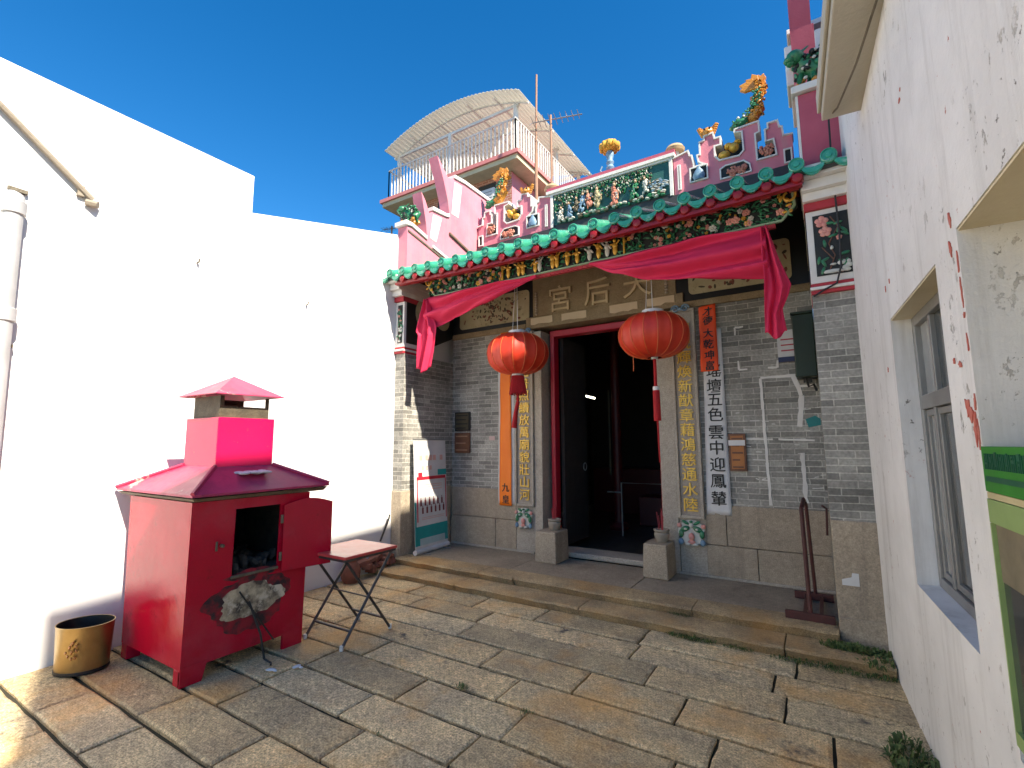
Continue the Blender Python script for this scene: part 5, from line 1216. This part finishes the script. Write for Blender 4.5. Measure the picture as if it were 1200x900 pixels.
q = MB(); q.box((W0,.10,WZ0-.0),(W1,.30,WZ0+.001)); q.box((W0-.0,.26,WZ0+.002),(W1,.29,WZ1-.002)); obj('room_behind', q, m_dark, RB, local=True)
# noticeboard in the niche
nb = thing('notice_board', 'green framed notice board with dark glass set in the niche of the plaster house', 'notice board', (.30,4.4,0), ang)
q = MB(); q.box((N0+.006,-.006,1.355),(N1-.02,.05,1.485)); obj('header', q, m_board_green, nb, local=True)
q = MB(); rnd = random.Random(8); s = N0+.03
while s < N1-.1:
    wd = .026
    for k in range(5): q.box((s+rnd.uniform(0,.012),-.009,1.425+rnd.uniform(0,.036)),(s+rnd.uniform(.014,wd),-.0065,1.425+rnd.uniform(.006,.045))) if k % 2 else q.box((s+.004+.006*k,-.0092,1.42),(s+.008+.006*k,-.0063,1.465))
    s += wd+.014
q.box((N0+.03,-.009,1.385),(N1-.06,-.0065,1.400))
obj('header_lettering', q, m_board_dgreen, nb, local=True)
q = MB(); q.box((N0+.006,-.004,1.335),(N1-.02,.045,1.353)); obj('cream_stripe', q, m_board_cream, nb, local=True)
q = MB(); q.box((N0+.006,-.006,1.265),(N1-.02,.05,1.333)); q.box((N0+.006,-.006,.66),(N0+.016,.05,1.263)); q.box((N0+.016,-.006,.66),(N1-.02,.05,.70)); q.box((N1-.05,-.006,.70),(N1-.02,.05,1.263)); obj('frame', q, m_board_lgreen, nb, local=True)
q = MB(); q.box((N0+.016,.004,1.10),(N1-.05,.010,1.263)); obj('notices', q, m_notice, nb, local=True)
q = MB(); q.box((N0+.016,.006,.70),(N1-.05,.012,1.098)); obj('pane', q, m_glass, nb, local=True)
# cables on the house
t = thing('cable', 'thin dark cable running down the corner of the plaster house over the floral panel', 'cable', (.24,4.4,2.7))
q = MB(); q.tube([(.225,4.36,4.45),(.23,4.38,4.1),(.222,4.37,3.6),(.232,4.385,3.1),(.225,4.38,2.85),(.19,4.40,2.72),(.10,4.41,2.68),(.03,4.41,2.64)], .008, 6); obj('wire', q, m_cable, t, smooth=True)
t = thing('cable', 'thin grey cable hanging across the soffit of the plaster house', 'cable', (.25,3,3.5))
q = MB(); q.tube([(.36,2.5,3.49),(.29,2.9,3.45),(.22,3.3,3.48),(.19,3.42,3.52)], .006, 6); obj('wire', q, m_rustgrey, t, smooth=True)

# ------------------------------------------------------------------ rear rooftop house
AX, AY, AZ = -6.14, 10.0, 8.85
AX0 = -11.1; DEPTH = 4.2
AB = thing('rooftop_house', 'pink brick house behind the temple with roof terrace, white railing and curved canopy', 'house', (-8.6,12,0))
q = MB(); q.box((AX0+.45,AY+.45,0),(AX-.45,AY+DEPTH,AZ)); aw = obj('wall', q, m_redbrick, AB)
q = MB(); q.box((AX0-.0,AY,AZ+.002),(AX,AY+DEPTH+.5,AZ+.13)); obj('terrace_slab', q, m_slab, AB)
q = MB(); q.box((AX0-.06,AY-.06,AZ+.132),(AX+.06,AY+DEPTH+.5,AZ+.24)); obj('slab_edge', q, m_slabpink, AB)
q = MB(); q.box((AX-.448,AY+.45,7.0),(AX-.44,AY+DEPTH,AZ-.02)); obj('side_render', q, m_pink, AB)
q = MB()
for x in (AX0+1.9, AX0+3.4): q.box((x,AY+.44,AZ-1.0),(x+.6,AY+.448,AZ-.15))
obj('window', q, m_glass, AB)
ZB = AZ+.24; ZR = ZB+1.0
def railing(p0, p1, n):
    mb = MB(); p0, p1 = Vector(p0), Vector(p1)
    mb.tube([p0+Vector((0,0,.98)), p1+Vector((0,0,.98))], .028, 6); mb.tube([p0+Vector((0,0,.08)), p1+Vector((0,0,.08))], .02, 6)
    for k in range(n+1): p = p0.lerp(p1, k/n); mb.box((p.x-.014,p.y-.014,p.z),(p.x+.014,p.y+.014,p.z+.97))
    return mb
obj('railing', railing((AX0+.15,AY+.1,ZB),(AX-.1,AY+.1,ZB), 36), m_whitemetal, AB); obj('railing', railing((AX-.1,AY+.1,ZB),(AX-.1,AY+DEPTH,ZB), 30), m_whitemetal, AB); obj('railing', railing((AX0+.15,AY+.1,ZB),(AX0+.15,AY+DEPTH,ZB), 30), m_whitemetal, AB)
CZ = 10.47
for x, y in ((AX0+.5,AY+.2),(AX-2.4,AY+.2),(AX-.15,AY+.2),(AX-.15,AY+DEPTH*.6),(AX0+.5,AY+DEPTH*.6),(AX-.15,AY+DEPTH),(AX0+.5,AY+DEPTH)):
    q = MB(); q.box((x-.05,y-.05,ZB),(x+.05,y+.05,CZ+.05)); obj('post', q, m_whitemetal, AB)
q = MB()
for y in (AY+.2, AY+DEPTH*.6, AY+DEPTH): q.box((AX0+.3,y-.03,CZ-.02),(AX-.05,y+.03,CZ+.06))
q.tube([(AX0+.5,AY+.2,ZB+.9),(AX0+1.1,AY+.2,ZB+.05)], .02, 6); q.tube([(AX-.9,AY+.18,ZB+.1),(AX-.2,AY+.18,ZB+.8)], .02, 6)
cx0, cx1 = AX0+.35, AX+.25
def arch(u): x = cx0+(cx1-cx0)*u; return x, CZ+.02+1.05*(1-(2*u-1)**2)**.8 if 0 < u < 1 else CZ+.02
def archz(u): return CZ + .54*(1-(2*u-1)**2)
for y in (AY+.2, AY+1.6, AY+3.0, AY+DEPTH):
    q.tube([(cx0+(cx1-cx0)*k/16, y, archz(k/16)-.05) for k in range(17)], .025, 6)
for k in (3,6,10,13): q.tube([(cx0+(cx1-cx0)*k/16, AY-.1, archz(k/16)-.06),(cx0+(cx1-cx0)*k/16, AY+DEPTH, archz(k/16)-.06)], .022, 6)
obj('canopy_frame', q, m_whitemetal, AB)
q = MB(); q.grid(lambda u, v: (cx0+(cx1-cx0)*v, AY-.30+(DEPTH+.6)*u, archz(v)+.013*math.sin(v*2*math.pi*38)), 6, 240); obj('canopy', q, m_canopy, AB, solid=.012, smooth=80)
# air conditioners, masts and aerials
def aircon(x, y, z, label):
    t = thing('air_conditioner', label, 'air conditioner', (x,y,z), group='air conditioners on the rooftop house')
    q = MB(); q.box((x-.36,y-.26,z),(x+.36,y,z+.55)); obj('case', q, m_offwhite, t, bevel=.02)
    q = MB(); q.lathe((x-.09,y-.262,z+.275), [(.001,.012),(.05,.012),(.2,.004),(.21,0)], 20, Matrix.Rotation(math.pi/2,3,'X'))
    for k in range(5): q.box((x-.30,y-.27,z+.10+.085*k),(x+.30,y-.261,z+.115+.085*k))
    obj('grille', q, m_alu, t)
    q = MB(); q.box((x-.30,y-.25,z-.04),(x-.26,y,z-.001)); q.box((x+.26,y-.25,z-.04),(x+.30,y,z-.001)); q.tube([(x-.28,y-.23,z-.03),(x-.28,y,z-.3)], .015, 6); q.tube([(x+.28,y-.23,z-.03),(x+.28,y,z-.3)], .015, 6); obj('bracket', q, m_steel, t)
aircon(-7.35, 10.445, 7.85, 'white air conditioner on brackets under the terrace, behind the left golden fish')
aircon(-9.75, 10.445, 7.55, 'white air conditioner on brackets under the terrace, behind the green beast')
t = thing('mast', 'tall thin brown mast rising beside the curved canopy', 'mast', (-5.25,9.5,4.5)); q = MB(); q.tube([(-5.30,9.5,4.4),(-5.30,9.5,8.4)], .04, 8); obj('lower_pole', q, m_woodlight, t, smooth=True); q = MB(); q.tube([(-5.30,9.5,8.4),(-5.26,9.5,10.45)], .025, 8); obj('upper_pole', q, m_woodlight, t, smooth=True)
def yagi(x, y, z, zb_, s, label, rot):
    t = thing('tv_aerial', label, 'aerial', (x,y,zb_), group='television aerials'); m = Matrix.Rotation(rot,3,'Z')
    q = MB(); q.tube([(x,y,zb_),(x,y,z+.12*s)], .028, 8); obj('pole', q, m_woodlight, t, smooth=True)
    q = MB(); P = lambda a, b, c: Vector((x,y,z)) + m @ Vector((a*s,b*s,c*s)); q.tube([P(-.45,0,.02),P(.75,0,-.02)], .014, 6); obj('boom', q, m_alu, t)
    q = MB()
    for k in range(9): a = -.42+.135*k; L = .26-.012*k; q.tube([P(a,-L,0),P(a,L,0)], .008, 5)
    q.tube([P(-.45,-.25,-.2),P(-.5,0,0)], .008, 5); q.tube([P(-.45,.25,.2),P(-.5,0,0)], .008, 5)
    obj('elements', q, m_alu, t)
yagi(-4.89, 9.5, 9.12, 4.5, 1.0, 'silver television aerial on a pole right of the curved canopy', .25)
yagi(-11.3, 10.6, 8.45, 5.0, .7, 'small television aerial left of the brick house, over the white wall', .2)

# ------------------------------------------------------------------ weeds
def weed(x, y, z, r, n, label, h=.06, sx=1.0, sy=1.0):
    mb = MB(); rnd = random.Random(int((x*7+y*13)*100))
    for k in range(n):
        a = rnd.uniform(0,6.28); d = r*math.sqrt(rnd.random()); px, py = x+d*sx*math.cos(a), y+d*sy*math.sin(a)
        L = .8*h*rnd.uniform(.35,1.25); b = rnd.uniform(0,6.28); tilt = rnd.uniform(.2,1.1); w_ = L*rnd.uniform(.06,.16)
        dv_ = Vector((math.cos(b)*math.sin(tilt), math.sin(b)*math.sin(tilt), math.cos(tilt))); s = Vector((-math.sin(b),math.cos(b),0))*w_
        p = Vector((px,py,z)); mid = p+dv_*L*.6; tip = p+dv_*L+Vector((0,0,-L*.25))
        mb.add([p-s*.3,p+s*.3,mid+s,tip,mid-s], [(0,1,2,3,4)])
    obj('weed', mb, m_weed, None, label, 'weed', 'weeds in the paving and steps', origin=(x,y,z))
weed(.10, 4.26, .068, .16, 520, 'thick green weeds along the foot of the right wing', .07, 1.3, .35)
weed(.22, 4.12, .05, .10, 220, 'green weeds at the far right end of the lower step, against the house', .07)
weed(-.95, 4.06, .0, .14, 240, 'green tuft at the foot of the lower step, right of the doorway', .05, 1.3, .28)
weed(-.62, 4.05, .0, .08, 90, 'smaller green tuft at the foot of the lower step, further right', .045, 1.3, .3)
weed(-.05, 4.03, .0, .30, 420, 'strip of weeds at the foot of the lower step near the plaster house', .05, 1.2, .16)
weed(-1.10, 4.33, .07, .06, 60, 'tiny tuft on the lower step tread, under the upper step', .035, 1.3, .4)
weed(-1.98, 2.54, .0, .035, 70, 'small green tuft in a paving joint in mid courtyard', .035)
weed(-1.50, 2.50, .0, .045, 60, 'flat green tuft at the crossing of two paving joints', .025)
weed(.26, 3.05, .0, .16, 420, 'dark leafy weeds at the base of the plaster house, nearest the camera', .08, .6, 1.6)
weed(-2.06, 1.93, .0, .03, 30, 'mossy speck in the paving joint nearest the bottom edge', .02)
for o in list(S.objects):
    if o.type == 'EMPTY': o.hide_render = False
